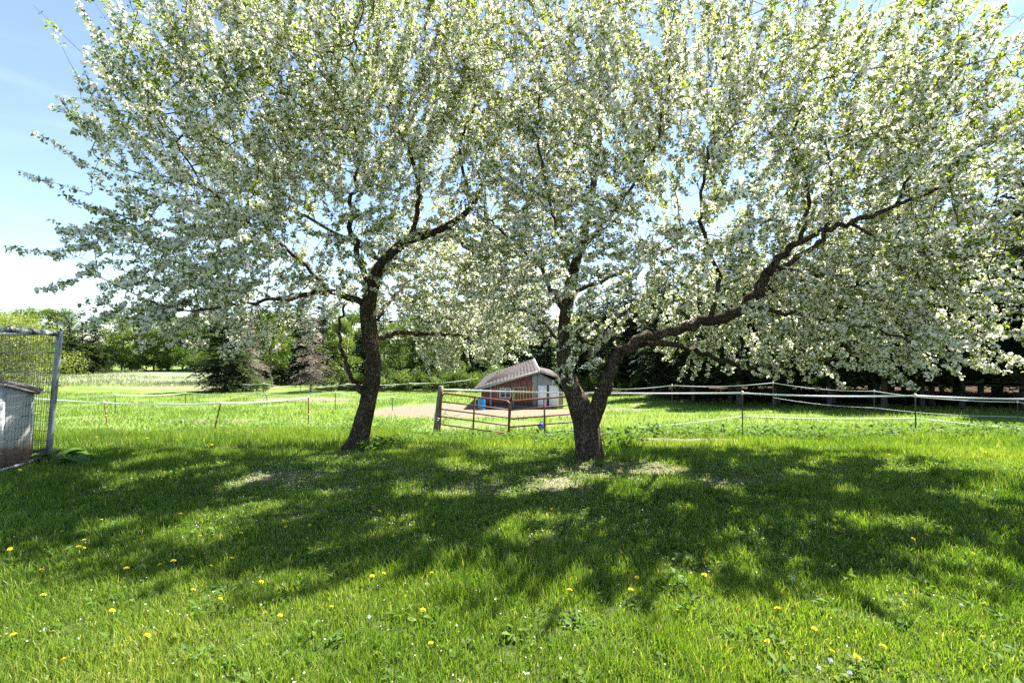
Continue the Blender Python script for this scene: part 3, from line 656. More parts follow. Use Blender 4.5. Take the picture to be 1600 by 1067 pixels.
for px, d, s in SH:
    x, y = at_row(px, d); place_tree("shrub", SHRUB, x, y, s, "%s low shrub from the left under the trees behind the paddock" % ORD[SH.index((px, d, s))], "shrubs along the paddock hedge")
# far wood across the meadow on the left
k = 0
for px, d, s, kind in [(-60, 70, 1.1, 0), (-10, 78, 1.0, 1), (40, 80, 1.1, 2), (78, 84, 1.1, 1), (100, 86, 1.1, 0), (108, 72, .7, 4), (128, 74, .72, 4), (150, 76, .75, 4), (170, 86, 1.05, 2), (190, 80, .95, 0), (215, 84, 1.0, 1), (240, 82, 1.0, 2), (262, 84, 1.0, 0), (285, 83, .95, 1), (308, 85, 1.0, 2), (330, 84, 1.0, 0), (345, 90, 1.1, 3), (380, 92, 1.1, 0), (420, 95, 1.1, 2), (470, 92, 1.1, 3), (520, 95, 1.2, 1), (570, 95, 1.2, 0), (640, 92, 1.1, 3), (700, 95, 1.1, 2), (760, 92, 1.1, 0), (840, 95, 1.2, 3), (910, 92, 1.1, 1)]:
    x, y = at_row(px, d); s *= 1.22
    if kind == 3: place_tree("spruce_tree", SPR_FULL[k % 2], x, y, s * 1.15, "distant dark spruce in the wood beyond the meadow", "spruces of the far wood")
    elif kind == 4: place_tree("spruce_tree", SPR_FULL[k % 2], x, y, s, "round dark spruce in the clump behind the kennel post", "dark spruce clump behind the kennel post")
    else: place_tree("leafy_tree", BROAD[kind], x, y, s, "distant bright green leafy tree in the wood beyond the meadow", "leafy trees of the far wood")
    k += 1
for i_ in range(26):
    px = -40 + i_ * 18; x, y = at_row(px, 81 + random.uniform(-3, 3)); place_tree("shrub", SHRUB, x, y, random.uniform(1.2, 1.9), "leafy shrub of the undergrowth below the far wood", "undergrowth of the far wood")
for i_ in range(15):
    x = 9 + i_ * 3.6; y = 56 + random.uniform(-1, 1); place_tree("spruce_tree", SPR_FULL[i_ % 2], x, y, random.uniform(1.2, 1.5), "low bushy spruce added behind the plantation to close off light", "added light-closing row behind the plantation")  # extra row added to close off the light behind the plantation
x, y = at_row(20, 42); place_tree("willow_tree", WILLOW, x, y, 1.0, "pale yellow green willow behind the wire kennel, left edge", rz=1.0)
x, y = at_row(-70, 38); place_tree("willow_tree", WILLOW, x, y, 1.12, "taller pale willow at the far left edge behind the kennel", rz=3.0)

# ------------------------------------------------------------------ shed beyond the gate
YS = 30.0
def sx(px): return (px - CX) / 26.0
def sz(row): return CAMH + (CY - row) / 26.0
M_REDW = mat_noise("red_stained_boards", (0.085, 0.030, 0.024), (0.19, 0.075, 0.055), 4, .85, .3, 20, (6, 6, .6), c3=(0.26, .15, .12), spec=.15)
M_GREYW = mat_noise("weathered_grey_boards", (0.19, 0.18, 0.17), (0.36, 0.345, 0.32), 4, .9, .3, 20, (6, 6, .6), spec=.15)
M_WHITEP = mat_noise("white_painted_wood", (0.62, 0.62, 0.62), (0.80, 0.80, 0.80), 3, .6, .1, 20, (3, 3, 1), spec=.3)
M_SHING = mat_noise("grey_shingles", (0.055, 0.047, 0.044), (0.145, 0.128, 0.12), 5, .95, .3, 30, spec=.1)
M_DARKW = mat_noise("dark_wood", (0.03, 0.026, 0.024), (0.07, 0.06, 0.055), 5, .9, spec=.1)
M_GLASS = mat_noise("window_pane", (0.05, 0.065, 0.075), (0.09, 0.11, 0.12), 2, .12, spec=.6)
M_OPENING = mat_noise("dark_green_opening", (0.03, 0.075, 0.06), (0.06, 0.12, 0.09), 5, .7, spec=.2)  # dark of the open wall foot, put into the colour
zb = float(gz(0, YS)) - 0.05
shed = empty("shed", (0.5, YS, zb), "small red board shed with grey shingle roof and white doors beyond the gate", "shed")
O = np.array([0.5, YS, zb])
def sp(mb, name, mat, parent=shed, kind=None, smooth=False):
    mb.v = [v - O for v in mb.v]; return mb.build(name, mat, parent, smooth, kind)
A = np.array([sx(742), sz(608)]); Bp = np.array([sx(841), sz(579.5)])
def roofz(x): return A[1] + (x - A[0]) / (Bp[0] - A[0]) * (Bp[1] - A[1])
x = sx(752); i = 0
while x < sx(838):     # front boards of the lean-to
    w = random.uniform(.15, .2); x1 = min(x + w, sx(839)); off = random.uniform(0, .018); m = MB()
    zt0, zt1 = roofz(x) - .07, roofz(x1 - .008) - .07; zl = zb + .22 + random.uniform(-.03, .03)
    grey = x > sx(829)
    m.hexa([[x, YS - off, zl], [x1 - .008, YS - off, zl], [x1 - .008, YS + .03, zl], [x, YS + .03, zl], [x, YS - off, zt0], [x1 - .008, YS - off, zt1], [x1 - .008, YS + .03, zt1], [x, YS + .03, zt0]])
    sp(m, "plank", M_GREYW if grey else M_REDW); x = x1; i += 1
m = MB(); m.box((sx(752), YS - .03, zb + .02), (sx(838), YS + .02, zb + .24)); sp(m, "opening_strip", M_OPENING)  # strip painted dark green in place of the dark opening below the boards
DEP = 7.0; RISE = .42     # the roof climbs a little towards the back
m = MB(); m.hexa([[sx(752), YS + .05, zb], [sx(753), YS + .05, zb], [sx(768), YS + DEP, zb], [sx(767), YS + DEP, zb], [sx(752), YS + .05, roofz(sx(752)) - .08], [sx(753), YS + .05, roofz(sx(753)) - .08], [sx(768), YS + DEP, roofz(sx(753)) + .25], [sx(767), YS + DEP, roofz(sx(752)) + .25]]); sp(m, "side_wall", M_REDW)
# roof deck and its courses of shingles
def roof_pt(u, v, up=0.0):   # u along slope from low eave to ridge, v towards the back
    d = YS - .22 + v * (DEP + .3)
    lo = np.array([A[0] + v * .42, d, A[1] + v * RISE * .9]); hi = np.array([Bp[0] + .02, d, Bp[1] + v * RISE])
    return lo + (hi - lo) * u + np.array([0, 0, up])
m = MB(); m.hexa([roof_pt(0, 0), roof_pt(1, 0), roof_pt(1, 1), roof_pt(0, 1), roof_pt(0, 0, .05), roof_pt(1, 0, .05), roof_pt(1, 1, .05), roof_pt(0, 1, .05)]); roof = sp(m, "roof", M_DARKW)
m = MB(); nc = 18
for c in range(nc):
    v0 = 0.0
    while v0 < 1:
        v1 = min(1, v0 + random.uniform(.035, .06)); u0 = c / nc - (.012 if c else .02) + random.uniform(-.006, .004); u1 = (c + 1.25) / nc; u1 = min(u1, 1.0); lift = random.choice([0, 0, 0, 0, .004, .012])
        if random.random() > .025:
            m.hexa([roof_pt(u0, v0, .052 + lift), roof_pt(u0, v1 - .003, .052 + lift), roof_pt(u1, v1 - .003, .05), roof_pt(u1, v0, .05), roof_pt(u0, v0, .075 + lift), roof_pt(u0, v1 - .003, .075 + lift), roof_pt(u1, v1 - .003, .058), roof_pt(u1, v0, .058)])
        v0 = v1
sp(m, "shingles", M_SHING, roof, 'stuff')
m = MB(); m.hexa([roof_pt(0, 0, -.1) - [0, .02, 0], roof_pt(1, 0, -.1) - [0, .02, 0], roof_pt(1, 0, -.1) - [0, -.01, 0], roof_pt(0, 0, -.1) - [0, -.01, 0], roof_pt(0, 0, .06) - [0, .02, 0], roof_pt(1, 0, .06) - [0, .02, 0], roof_pt(1, 0, .06) - [0, -.01, 0], roof_pt(0, 0, .06) - [0, -.01, 0]]); sp(m, "fascia", M_GREYW, roof)
a0, a1 = roof_pt(1, 0), roof_pt(1, 1); m = MB(); m.hexa([a0 + [.02, -.02, -.1], a0 + [.06, -.02, -.1], a1 + [.06, 0, -.1], a1 + [.02, 0, -.1], a0 + [.02, -.02, .1], a0 + [.06, -.02, .1], a1 + [.06, 0, .1], a1 + [.02, 0, .1]]); sp(m, "ridge_board", M_WHITEP, roof)
# gambrel barn half with the white doors
gprof = [(sx(839.5), zb), (sx(839.5), sz(582)), (sx(871), sz(590)), (sx(880), sz(613)), (sx(880), zb)]
def prism(m, prof, y0, y1):
    n = len(prof); v = [[p[0], y0, p[1]] for p in prof] + [[p[0], y1, p[1]] for p in prof]
    m.add(v, [[j, (j + 1) % n, n + (j + 1) % n, n + j] for j in range(n)], None)
    c0 = m.n; m.add([[np.mean([p[0] for p in prof]), y0, np.mean([p[1] for p in prof])], [np.mean([p[0] for p in prof]), y1, np.mean([p[1] for p in prof])]])
    m.t.append(np.array([[c0, c0 - 2 * n + (j + 1) % n, c0 - 2 * n + j] for j in range(n)])); m.t.append(np.array([[c0 + 1, c0 - n + j, c0 - n + (j + 1) % n] for j in range(n)]))
    return m
sp(prism(MB(), gprof, YS - .02, YS + DEP - .5), "gambrel_wall", M_GREYW)
gr = [(sx(839.5), sz(581)), (sx(871.5), sz(589)), (sx(881), sz(613)), (sx(882.5), sz(612.5)), (sx(872.5), sz(587)), (sx(839.5), sz(579))]
sp(prism(MB(), gr, YS - .15, YS + DEP - .4), "gambrel_roof", M_SHING)
for a, b in ((840.5, 854), (858, 873)):
    m = MB(); m.box((sx(a), YS - .07, sz(636)), (sx(b), YS - .023, sz(602))); d_o = sp(m, "door", M_WHITEP)
    for r in (606, 631):
        m = MB(); m.box((sx(a) + .03, YS - .085, sz(r) - .04), (sx(b) - .03, YS - .072, sz(r) + .04)); sp(m, "batten", M_WHITEP, d_o)
for a, b in ((854.6, 855.6), (856.4, 857.4)):
    m = MB(); m.box((sx(a), YS - .05, sz(636)), (sx(b), YS - .023, sz(601))); sp(m, "door_gap_strip", M_DARKW)  # dark strips standing in for the gap between the doors
m = MB(); m.box((sx(780.5), YS - .035, sz(621.5)), (sx(798.5), YS - .019, sz(606.5))); win = sp(m, "window", M_WHITEP)
for a, b in ((782, 789), (790.3, 797)):
    m = MB(); m.box((sx(a), YS - .045, sz(620)), (sx(b), YS - .038, sz(608))); sp(m, "pane", M_GLASS, win)
for a, b, r0, r1 in ((765, 768, 604, 637), (801, 803.5, 605.5, 637)):
    m = MB(); m.box((sx(a), YS - .10, sz(r1)), (sx(b), YS - .04, sz(r0))); sp(m, "post", M_GREYW)
m = MB(); m.box((sx(801), YS - .11, sz(605.5)), (sx(823), YS - .045, sz(604))); sp(m, "lintel", M_GREYW)

M_BLUE = mat_noise("blue_plastic", (0.012, 0.17, 0.46), (0.02, 0.24, 0.58), 3, .4, spec=.5)
bx = gp(752.5, 640); m = MB()
pr = [(0, .0), (.19, .0), (.205, .03), (.2, .08), (.215, .16), (.215, .3), (.205, .33), (.215, .36), (.215, .52), (.2, .6), (.205, .66), (.19, .7), (0.02, .7)]
m.tube(np.array([[0, 0, p[1] + 1e-4 * i] for i, p in enumerate(pr)]), [p[0] + .001 for p in pr], 20)
brl = empty("barrel", tuple(bx), "bright blue plastic barrel at the left corner of the red shed", "barrel"); m.build("body", M_BLUE, brl, True)
m = MB(); m.tube(np.array([[0, 0, .695], [0, 0, .715]]), [.205, .205], 20); m.build("rim", M_BLUE, brl)
for a in (0.8, 3.9):
    m = MB(); m.tube(np.array([[.1 * math.cos(a), .1 * math.sin(a), .714], [.1 * math.cos(a), .1 * math.sin(a), .735]]), [.03, .03], 8); m.build("bung", M_BLUE, brl)
M_BLUE2 = mat_noise("dark_blue_rubber", (0.01, 0.05, 0.28), (0.02, 0.09, 0.40), 6, .5, spec=.4)
bl = gp(846, 671.5); m = MB(); R = .125; th = np.linspace(0.02, math.pi - .02, 12)
m.tube(np.array([[0, 0, R - R * math.cos(t)] for t in th]), [R * math.sin(t) for t in th], 18)
ball = empty("ball", tuple(bl), "dark blue rubber play ball lying behind the right gate leaf", "ball"); m.build("sphere", M_BLUE2, ball, True)
hp = np.array([[.06 * math.cos(t), 0, 2 * R - .012 + .06 * math.sin(t)] for t in np.linspace(0, math.pi, 8)]); m = MB(); m.tube(hp, .016, 8); m.build("handle", M_BLUE2, ball, True)

# ------------------------------------------------------------------ tubular metal gate of two leaves
M_GATE = mat_noise("red_oxide_gate_paint", (0.085, 0.022, 0.019), (0.17, 0.052, 0.042), 9, .55, .1, spec=.4)
def gate(tl, tr, br, bl_, rails, upright, label, arcs):
    """corner points in world; rails: heights 0..1 (1 = top); arcs: which top corners are rounded"""
    tl, tr, br, bl_ = map(np.array, (tl, tr, br, bl_)); c = bl_.copy()
    g = empty("metal_gate", tuple(c), label, "gate")
    def pt(u, v): return (bl_ * (1 - u) + br * u) * (1 - v) + (tl * (1 - u) + tr * u) * v - c
    path = [pt(0, 0)]; e = .05; ev = .16
    if 'l' in arcs: path += [pt(0, 1 - ev), pt(.008, 1 - ev * .45), pt(.028, 1 - .03)] + [pt(e, 1)]
    else: path += [pt(0, 1)]
    if 'r' in arcs: path += [pt(1 - e, 1), pt(1 - .028, 1 - .03), pt(1 - .008, 1 - ev * .45), pt(1, 1 - ev)]
    else: path += [pt(1, 1)]
    path += [pt(1, 0)]
    fine = []
    for a, b in zip(path[:-1], path[1:]):
        fine += [a + (b - a) * t for t in np.linspace(0, 1, 5)[:-1]]
    fine.append(path[-1]); m = MB(); m.tube(np.array(fine), .026, 8); m.build("frame", M_GATE, g, True)
    for v in rails:
        m = MB(); m.tube(np.array([pt(.004, v), pt(.5, v), pt(.996, v)]), .02, 8); m.build("rail", M_GATE, g, True)
    m = MB(); m.tube(np.array([pt(upright, 0.0), pt(upright, 1)]), .024, 8); m.build("upright", M_GATE, g, True)
    return g
DL, DCn, DR = 14.6, 13.5, 13.4
gate(W(690, 614, DL), W(798, 627, DCn), W(794.5, 690, DCn), W(687, 675, DL), (0.0, .2, .40, .59, .785), .5, "dark red tube gate leaf beside the leaning wooden post", 'lr')
gate(W(796, 627, DCn - .03), W(918, 616.5, DR), W(924, 680, DR), W(794, 690, DCn - .03), (0.0, .15, .36, .56, .78), .445, "dark red tube gate leaf ending behind the forked apple trunk", 'l')
M_POSTW = mat_noise("weathered_post", (0.10, 0.085, 0.065), (0.25, 0.22, 0.175), 6, .95, .8, 22, (3, 3, .4), spec=.1)
pb = gp(682, 673); pdp = 14.7; pb = np.array([W(681, 676, pdp)[0], pdp, float(gz(-2.2, pdp))]); pt_ = W(689, 603, pdp)
post = empty("gate_post", tuple(pb), "leaning weathered round wooden post at the left end of the gate", "post")
pp = np.array([pb + (pt_ - pb) * t for t in np.linspace(-.1, 1, 10)]) - pb; m = MB(); m.tube(pp, np.linspace(.10, .075, 10), 14, gnarl(5, .14)); m.build("shaft", M_POSTW, post, True)
M_WIRE = mat_noise("galvanised_wire", (0.35, 0.36, 0.37), (0.55, 0.56, 0.57), 8, .4, spec=.5, metal=.6)
for f in (.3, .34): 
    c = (pt_ - pb) * f; a = np.linspace(0, 6.283, 15); m = MB(); m.tube(np.stack([c[0] + .105 * np.cos(a), c[1] + .105 * np.sin(a), c[2] + .02 * np.sin(a * 2)], 1), .006, 5); m.build("wire_tie", M_WIRE, post, True)

# ------------------------------------------------------------------ electric tape fences
M_TAPE = mat_noise("white_fence_tape", (0.62, 0.63, 0.62), (0.80, 0.80, 0.79), 10, .6, spec=.2)
M_TPOST = mat_noise("rusty_steel_post", (0.10, 0.05, 0.032), (0.22, 0.10, 0.055), 8, .8, .2, spec=.25)
M_DPOST = mat_noise("dark_steel_post", (0.035, 0.033, 0.03), (0.09, 0.075, 0.06), 8, .7, .2, spec=.3)
M_INS = mat_noise("white_insulator", (0.65, 0.66, 0.62), (0.8, 0.8, 0.76), 8, .5, spec=.4)
M_INSY = mat_noise("yellow_insulator", (0.55, 0.38, 0.04), (0.7, 0.5, 0.06), 8, .5, spec=.4)
def tape(parent, name, a, b, sag, w, th=.004):
    n = 13; t = np.linspace(0, 1, n)[:, None]; P = a + (b - a) * t; P[:, 2] -= sag * 4 * (t * (1 - t))[:, 0]
    d = norm((b - a) * np.array([1, 1, 0]))[None]; s = np.cross(d, [0, 0, 1.])
    if w > .02:
        tw = np.sin(t[:, 0] * 9 + a[0]) * .5; U = np.stack([s[0, 0] * np.sin(tw), s[0, 1] * np.sin(tw), np.cos(tw)], 1) * w * .5; Nn = s * th
        v = np.stack([P - U - Nn, P - U + Nn, P + U + Nn, P + U - Nn], 1).reshape(-1, 3); q = []
        for i in range(n - 1):
            for j in range(4): q.append([i * 4 + j, i * 4 + (j + 1) % 4, i * 4 + 4 + (j + 1) % 4, i * 4 + 4 + j])
        m = MB(); m.add(v - np.array(parent.location), q)
    else: m = MB(); m.tube(P - np.array(parent.location), w * .5, 6)
    return m.build(name, M_TAPE, parent, True)
def fence(label, posts, pmat, r, tops, lower=None, w=.04, sag=.03, ins=M_INS, ends=(None, None), band=False):
    """posts: (base xyz, top xyz)"""
    f = empty("tape_fence", tuple(posts[0][0]), label, "fence"); O_ = posts[0][0]
    for k, (b, t) in enumerate(posts):
        dv = (t - b); pts = np.array([b - dv * .12 + dv * 1.15 * q for q in np.linspace(0, 1, 6)]) - O_; m = MB(); m.tube(pts, r, 7); po = m.build("post", pmat, f, True)
        m = MB(); m.tube(np.array([t - dv * .03, t + dv * .045]) - O_, [r * 1.9, r * 1.5], 8); m.build("insulator", ins, po, True)
        if band:
            for q in (.12, .45): m = MB(); m.tube(np.array([b + dv * q, b + dv * (q + .06)]) - O_, r * 1.6, 7); m.build("insulator", M_INSY, po, True)
    T = [p[1] for p in posts]
    if ends[0] is not None: T = [ends[0]] + T
    if ends[1] is not None: T = T + [ends[1]]
    for a, b in zip(T[:-1], T[1:]): tape(f, "tape", a, b, sag, w)
    if lower:
        Lp = [np.array(q) for q in lower]
        for a, b in zip(Lp[:-1], Lp[1:]): tape(f, "rope", a, b, sag * .8, .016)
    return f
def post_at(px, base_row, top_px, top_row, d=None):
    b = gp(px, base_row)
    if d is not None: b = np.array([(px - CX) / F * d, d, 0.]); b[2] = float(gz(b[0], d))
    return b, W(top_px, top_row, b[1])
RD = 13.0
rp = [post_at(1160, 686, 1160, 614, RD), post_at(1431, 690, 1430, 618, RD - .3), post_at(1720, 690, 1720, 622, RD - .6)]
fence("white tape and rope fence on two thin dark posts right of the forked tree", rp, M_DPOST, .016, None,
      lower=[W(985, 668, RD + .6), W(1160, 650, RD), W(1430, 653, RD - .3), W(1720, 678, RD - .6)], w=.042, sag=.05, ends=(W(692, 608.5, DL), None))
fp = [post_at(1050, 627, 1050, 602, 27), post_at(1208, 632, 1208, 598, 26), post_at(1366, 641, 1366, 611, 24), post_at(1590, 655, 1590, 628, 20.5), post_at(1760, 668, 1760, 640, 18)]
fence("second white rope fence along the dark plantation on the right", fp, M_DPOST, .018, None, lower=[W(1208, 621, 26), W(1366, 637, 24), W(1590, 651, 20.5), W(1760, 665, 18)], w=.03, sag=.12, ends=(W(930, 606, 28), None))
lp = [post_at(-60, 668, -60, 612), post_at(168, 668, 163, 629), post_at(333, 680, 345, 630), post_at(482, 673, 482, 621)]
fence("white tape fence on leaning rusty posts across the left field", lp, M_TPOST, .019, None, w=.045, sag=.05, band=True)
lp2 = [post_at(20, 642, 20, 622), post_at(180, 648, 180, 617), post_at(290, 632, 290, 614), post_at(417, 636, 417, 616), post_at(524, 641, 524, 613), post_at(613, 641, 613, 620)]
fence("thin middle rope fence around the dirt paddock left of the gate", lp2, M_DPOST, .02, None, w=.03, sag=.08, ends=(None, W(690, 622, 24)))
lp3 = [post_at(365, 612, 365, 599), post_at(412, 613, 412, 599), post_at(470, 614, 470, 604), post_at(543, 613, 543, 600), post_at(640, 614, 640, 599), post_at(745, 612, 745, 592)]
fence("farthest rope fence in front of the dead spruces and hedge", lp3, M_DPOST, .03, None, w=.05, sag=.12)

# ------------------------------------------------------------------ wire kennel and dog house, left edge
M_GALV = mat_noise("galvanised_tube", (0.20, 0.225, 0.25), (0.34, 0.37, 0.40), 7, .45, spec=.5, metal=.5)
M_DARKWIRE = mat_noise("dark_welded_wire", (0.06, 0.065, 0.065), (0.14, 0.145, 0.145), 9, .5, spec=.4, metal=.4)
kb = gp(75, 717); kt = W(93, 521, kb[1]); kz0 = kb[2]
ken = empty("wire_kennel", tuple(kb), "galvanised wire mesh dog kennel with grey corner post, left edge", "kennel")
def kpart(mb, name, mat, parent=ken, kind=None, smooth=True): mb.v = [v - kb for v in mb.v]; return mb.build(name, mat, parent, smooth, kind)
m = MB(); m.tube(np.array([kb + (kt - kb) * t for t in np.linspace(-.05, 1.02, 6)]), .04, 12); kpart(m, "corner_post", M_GALV)
cornersT = {'a': W(-40, 510, kb[1] - 1.25), 'b': W(-130, 523, kb[1] + 1.4)}
cornersB = {'a': np.array([cornersT['a'][0] - .05, cornersT['a'][1], kz0]), 'b': np.array([cornersT['b'][0] - .1, cornersT['b'][1], kz0])}
for key in ('a', 'b'):
    T_, B_ = cornersT[key], cornersB[key]
    m = MB(); m.tube(np.array([B_ - [0, 0, .06], T_]), .03, 10); kpart(m, "corner_post", M_GALV)
    m = MB(); m.tube(np.array([kt, .5 * (kt + T_) - [0, 0, .012], T_]), .034 if key == 'a' else .022, 10); kpart(m, "top_rail", M_GALV)
    m = MB(); m.tube(np.array([kb + [0, 0, .07], B_ + [0, 0, .07]]), .022, 10); kpart(m, "bottom_rail", M_GALV)
    m = MB(); n = int(np.linalg.norm(T_ - kt) / .052)
    for i in range(1, n):
        t = i / n; a = kb + (B_ - kb) * t + [0, 0, .07]; b = kt + (T_ - kt) * t; m.tube(np.array([a, b]), .0028, 4, cap=False)
    for i in range(1, 13):
        t = i / 13; a = kb + (kt - kb) * t; b = B_ + (T_ - B_) * t; m.tube(np.array([a, b]), .0032, 4, cap=False)
    kpart(m, "wire_mesh", M_DARKWIRE, kind='stuff')
# dark and white shade-cloth ties along the top rail
for i in range(7):
    t0 = .05 + i * .135; P0 = kt + (cornersT['a'] - kt) * t0; P1 = kt + (cornersT['a'] - kt) * (t0 + .07); m = MB(); m.tube(np.array([P0, P1]) - [0, 0, .004], .043, 10); kpart(m, "rail_wrap", M_TAPE if i % 2 else M_DARKWIRE)

def mat_doghouse():
    m, n, l, out = new_mat("peeling_white_plywood")
    tcn = n.new("ShaderNodeTexCoord"); no = n.new("ShaderNodeTexNoise"); no.inputs['Scale'].default_value = 5; no.inputs['Detail'].default_value = 7; no.inputs['Roughness'].default_value = .7
    l.new(tcn.outputs['Object'], no.inputs['Vector'])
    sep = n.new("ShaderNodeSeparateXYZ"); l.new(tcn.outputs['Object'], sep.inputs[0])
    mr = n.new("ShaderNodeMapRange"); mr.inputs['From Min'].default_value = .45; mr.inputs['From Max'].default_value = .18; mr.inputs['To Max'].default_value = .55; l.new(sep.outputs['Z'], mr.inputs['Value'])
    ad = n.new("ShaderNodeMath"); ad.operation = 'ADD'; l.new(no.outputs['Fac'], ad.inputs[0]); l.new(mr.outputs[0], ad.inputs[1])
    rp_ = ramp(n, [(.62, (.55, .555, .52)), (.74, (.42, .30, .23)), (.95, (.26, .15, .10))]); l.new(ad.outputs[0], rp_.inputs['Fac'])
    b = n.new("ShaderNodeBsdfPrincipled"); b.inputs['Roughness'].default_value = .75; l.new(rp_.outputs[0], b.inputs['Base Color']); l.new(b.outputs[0], out.inputs['Surface'])
    return m
M_DH = mat_doghouse()
dha = math.radians(41); dcx, dcy = W(46, 700, 7.0)[0], 7.0
dhx, dhy = dcx - .5 * math.cos(dha), dcy - .5 * math.sin(dha); dz = float(gz(dhx, dhy))
dh = empty("dog_house", (dhx, dhy, dz), "white plywood dog house with peeling brown base inside the kennel", "dog house"); dh.rotation_euler.z = dha
m = MB(); prism(m, [(-.5, -.03), (.49, -.03), (.52, 1.03), (.08, 1.2), (-.5, 1.03)], 0, .8); m.build("walls", M_DH, dh)
for sgn, a, b in ((1, (.06, 1.225), (.60, 1.015)), (-1, (.06, 1.225), (-.62, 1.015))):
    m = MB(); a = np.array(a); b = np.array(b); v = []
    for y in (-.07, .86):
        v += [[a[0], y, a[1]], [b[0], y, b[1]], [b[0], y, b[1] + .03], [a[0], y, a[1] + .03]]
    m.add(v, [[0, 1, 2, 3], [7, 6, 5, 4], [0, 4, 5, 1], [1, 5, 6, 2], [2, 6, 7, 3], [3, 7, 4, 0]]); m.build("roof_panel", M_SHING, dh)
m = MB(); m.box((.18, -.025, -.02), (.26, -.003, 1.08)); m.build("trim_board", M_DH, dh)
m = MB(); pl = gp(60, 712); m.box((-.28, -.04, .02), (.35, .04, .05)); plank = m.build("board", M_GREYW, None, loc=tuple(pl)); plank.rotation_euler = (0, .05, -.25)
tag(plank, "short pale grey board lying at the foot of the kennel post", "board")

# ------------------------------------------------------------------ fallen log behind the right tree
M_LOG = mat_noise("bleached_log", (0.10, 0.075, 0.055), (0.22, 0.175, 0.135), 6, .95, .8, 20, (.5, 3, 3), c3=(.32, .28, .23), spec=.1)
la, lb = gp(1000, 694), gp(1150, 692); la[2] += .02; lb[2] += .02
lpts = np.array([la + (lb - la) * t for t in np.linspace(0, 1, 14)]); lpts[:, 2] += .004 * np.sin(np.arange(14) * .9); lpts[:, 1] += .012 * np.cos(np.arange(14) * .7)
log = empty("log", tuple(la), "weathered pale log lying in the grass behind the forked apple tree", "log")
m = MB(); m.tube(lpts - la, np.linspace(.085, .06, 14), 12, gnarl(9, .45)); m.build("stem", M_LOG, log, True)
for t, L in ((9, .04),):
    m = MB(); p = lpts[t] - la; m.tube(np.array([p, p + [.03, -.04, .06 + L]]), [.03, .018], 7); m.build("branch_stub", M_LOG, log, True)

# ------------------------------------------------------------------ grass, weeds, petals
def blades(x, y, hgt, wid, tint, rng, seg=2, lean=0.5):
    n = len(x); z = gz(x, y); p = np.stack([x, y, z - .004], 1)
    az = rng.random(n) * 6.283; s = np.stack([np.cos(az), np.sin(az), 0 * az], 1); la_ = rng.random(n) * 6.283; lean = lean * 1.25
    ld = np.stack([np.cos(la_), np.sin(la_), 0 * la_], 1) * (rng.random((n, 1)) ** .7) * lean; up = np.array([0, 0, 1.])
    h = hgt[:, None]; w = wid[:, None] * .5
    if seg == 2:
        mid_ = p + h * (.55 * up + ld * .3); tip = p + h * ((1 - .35 * (np.linalg.norm(ld, axis=1, keepdims=True)) ** 2) * up + ld * 1.0)
        v = np.stack([p - s * w, p + s * w, mid_ + s * w * .85, mid_ - s * w * .85, tip], 1).reshape(-1, 3); i = np.arange(n)[:, None] * 5
        return v, (i + [[0, 1, 2, 3]]), (i + [[3, 2, 4]]), np.repeat(tint, 5)
    tip = p + h * (up + ld * .9); v = np.stack([p - s * w, p + s * w, tip], 1).reshape(-1, 3); i = np.arange(n)[:, None] * 3
    return v, None, (i + [[0, 1, 2]]), np.repeat(tint, 3)
def wedge(n, d0, d1, rng, side=1.12):
    d = np.sqrt(rng.random(n) * (d1 * d1 - d0 * d0) + d0 * d0); return (rng.random(n) * 2 - 1) * side * d, d
rg = np.random.default_rng(99)
parts = []
for d0, d1, n, hs, ws, seg in ((1.7, 3.6, 100000, .060, .0054, 2), (3.6, 5.6, 95000, .064, .0072, 2), (5.6, 8.6, 120000, .068, .0105, 1), (8.6, 15.0, 90000, .10, .016, 1)):
    x, y = wedge(n, d0, d1, rg)
    hn = fbm2(x, y, 1.1, 5.0); tn = fbm2(x, y, .55, 8.0); fine = fbm2(x, y, 5.0, 2.0, 2)
    tuft = (fbm2(x, y, 2.2, 12., 2) > .38)
    long_patch = np.clip(1.2 - np.hypot((x - .15) / .9, (y - 3.75) / .55), 0, 1)
    ok = (rg.random(n) > .75 * m_thatch(x, y)) & (rg.random(n) < 1.3 + 1.2 * fine)
    hh = hs * (1 + .75 * hn + .3 * fine) * rg.uniform(.55, 1.35, n) * np.where(tuft, 1.35, 1) * (1 + 1.0 * long_patch) * (1 - .35 * m_thatch(x, y))
    if d0 > 8: hh *= np.clip(1 + (y - 9.3) * .25, 1, 1.9) * np.where((np.abs(x + .3) < 2.6) & (y > 11), .45, 1)
    tt = np.clip(.50 + .42 * tn + .16 * rg.standard_normal(n) - .1 * tuft, 0, .93); tt = np.where(rg.random(n) < .045, 1., tt)
    parts.append((blades(x[ok], y[ok], np.clip(hh[ok], .02, .3), ws * rg.uniform(.6, 1.3, ok.sum()), tt[ok], rg, seg)))
def join(parts):
    V = []; Q = []; T = []; TI = []; off = 0
    for v, q, t, ti in parts:
        V.append(v); TI.append(ti)
        if q is not None: Q.append(q + off)
        T.append(t + off); off += len(v)
    return np.concatenate(V), ([np.concatenate(Q)] if Q else []) + [np.concatenate(T)], np.concatenate(TI)
v, f, ti = join(parts); lawn = link("lawn_grass", mesh_np("lawn_grass", v, f, M_GRASS, tint=ti), kind='stuff')
lawn['label'] = "bright green lawn grass under and in front of the apple trees"; lawn['category'] = "grass"
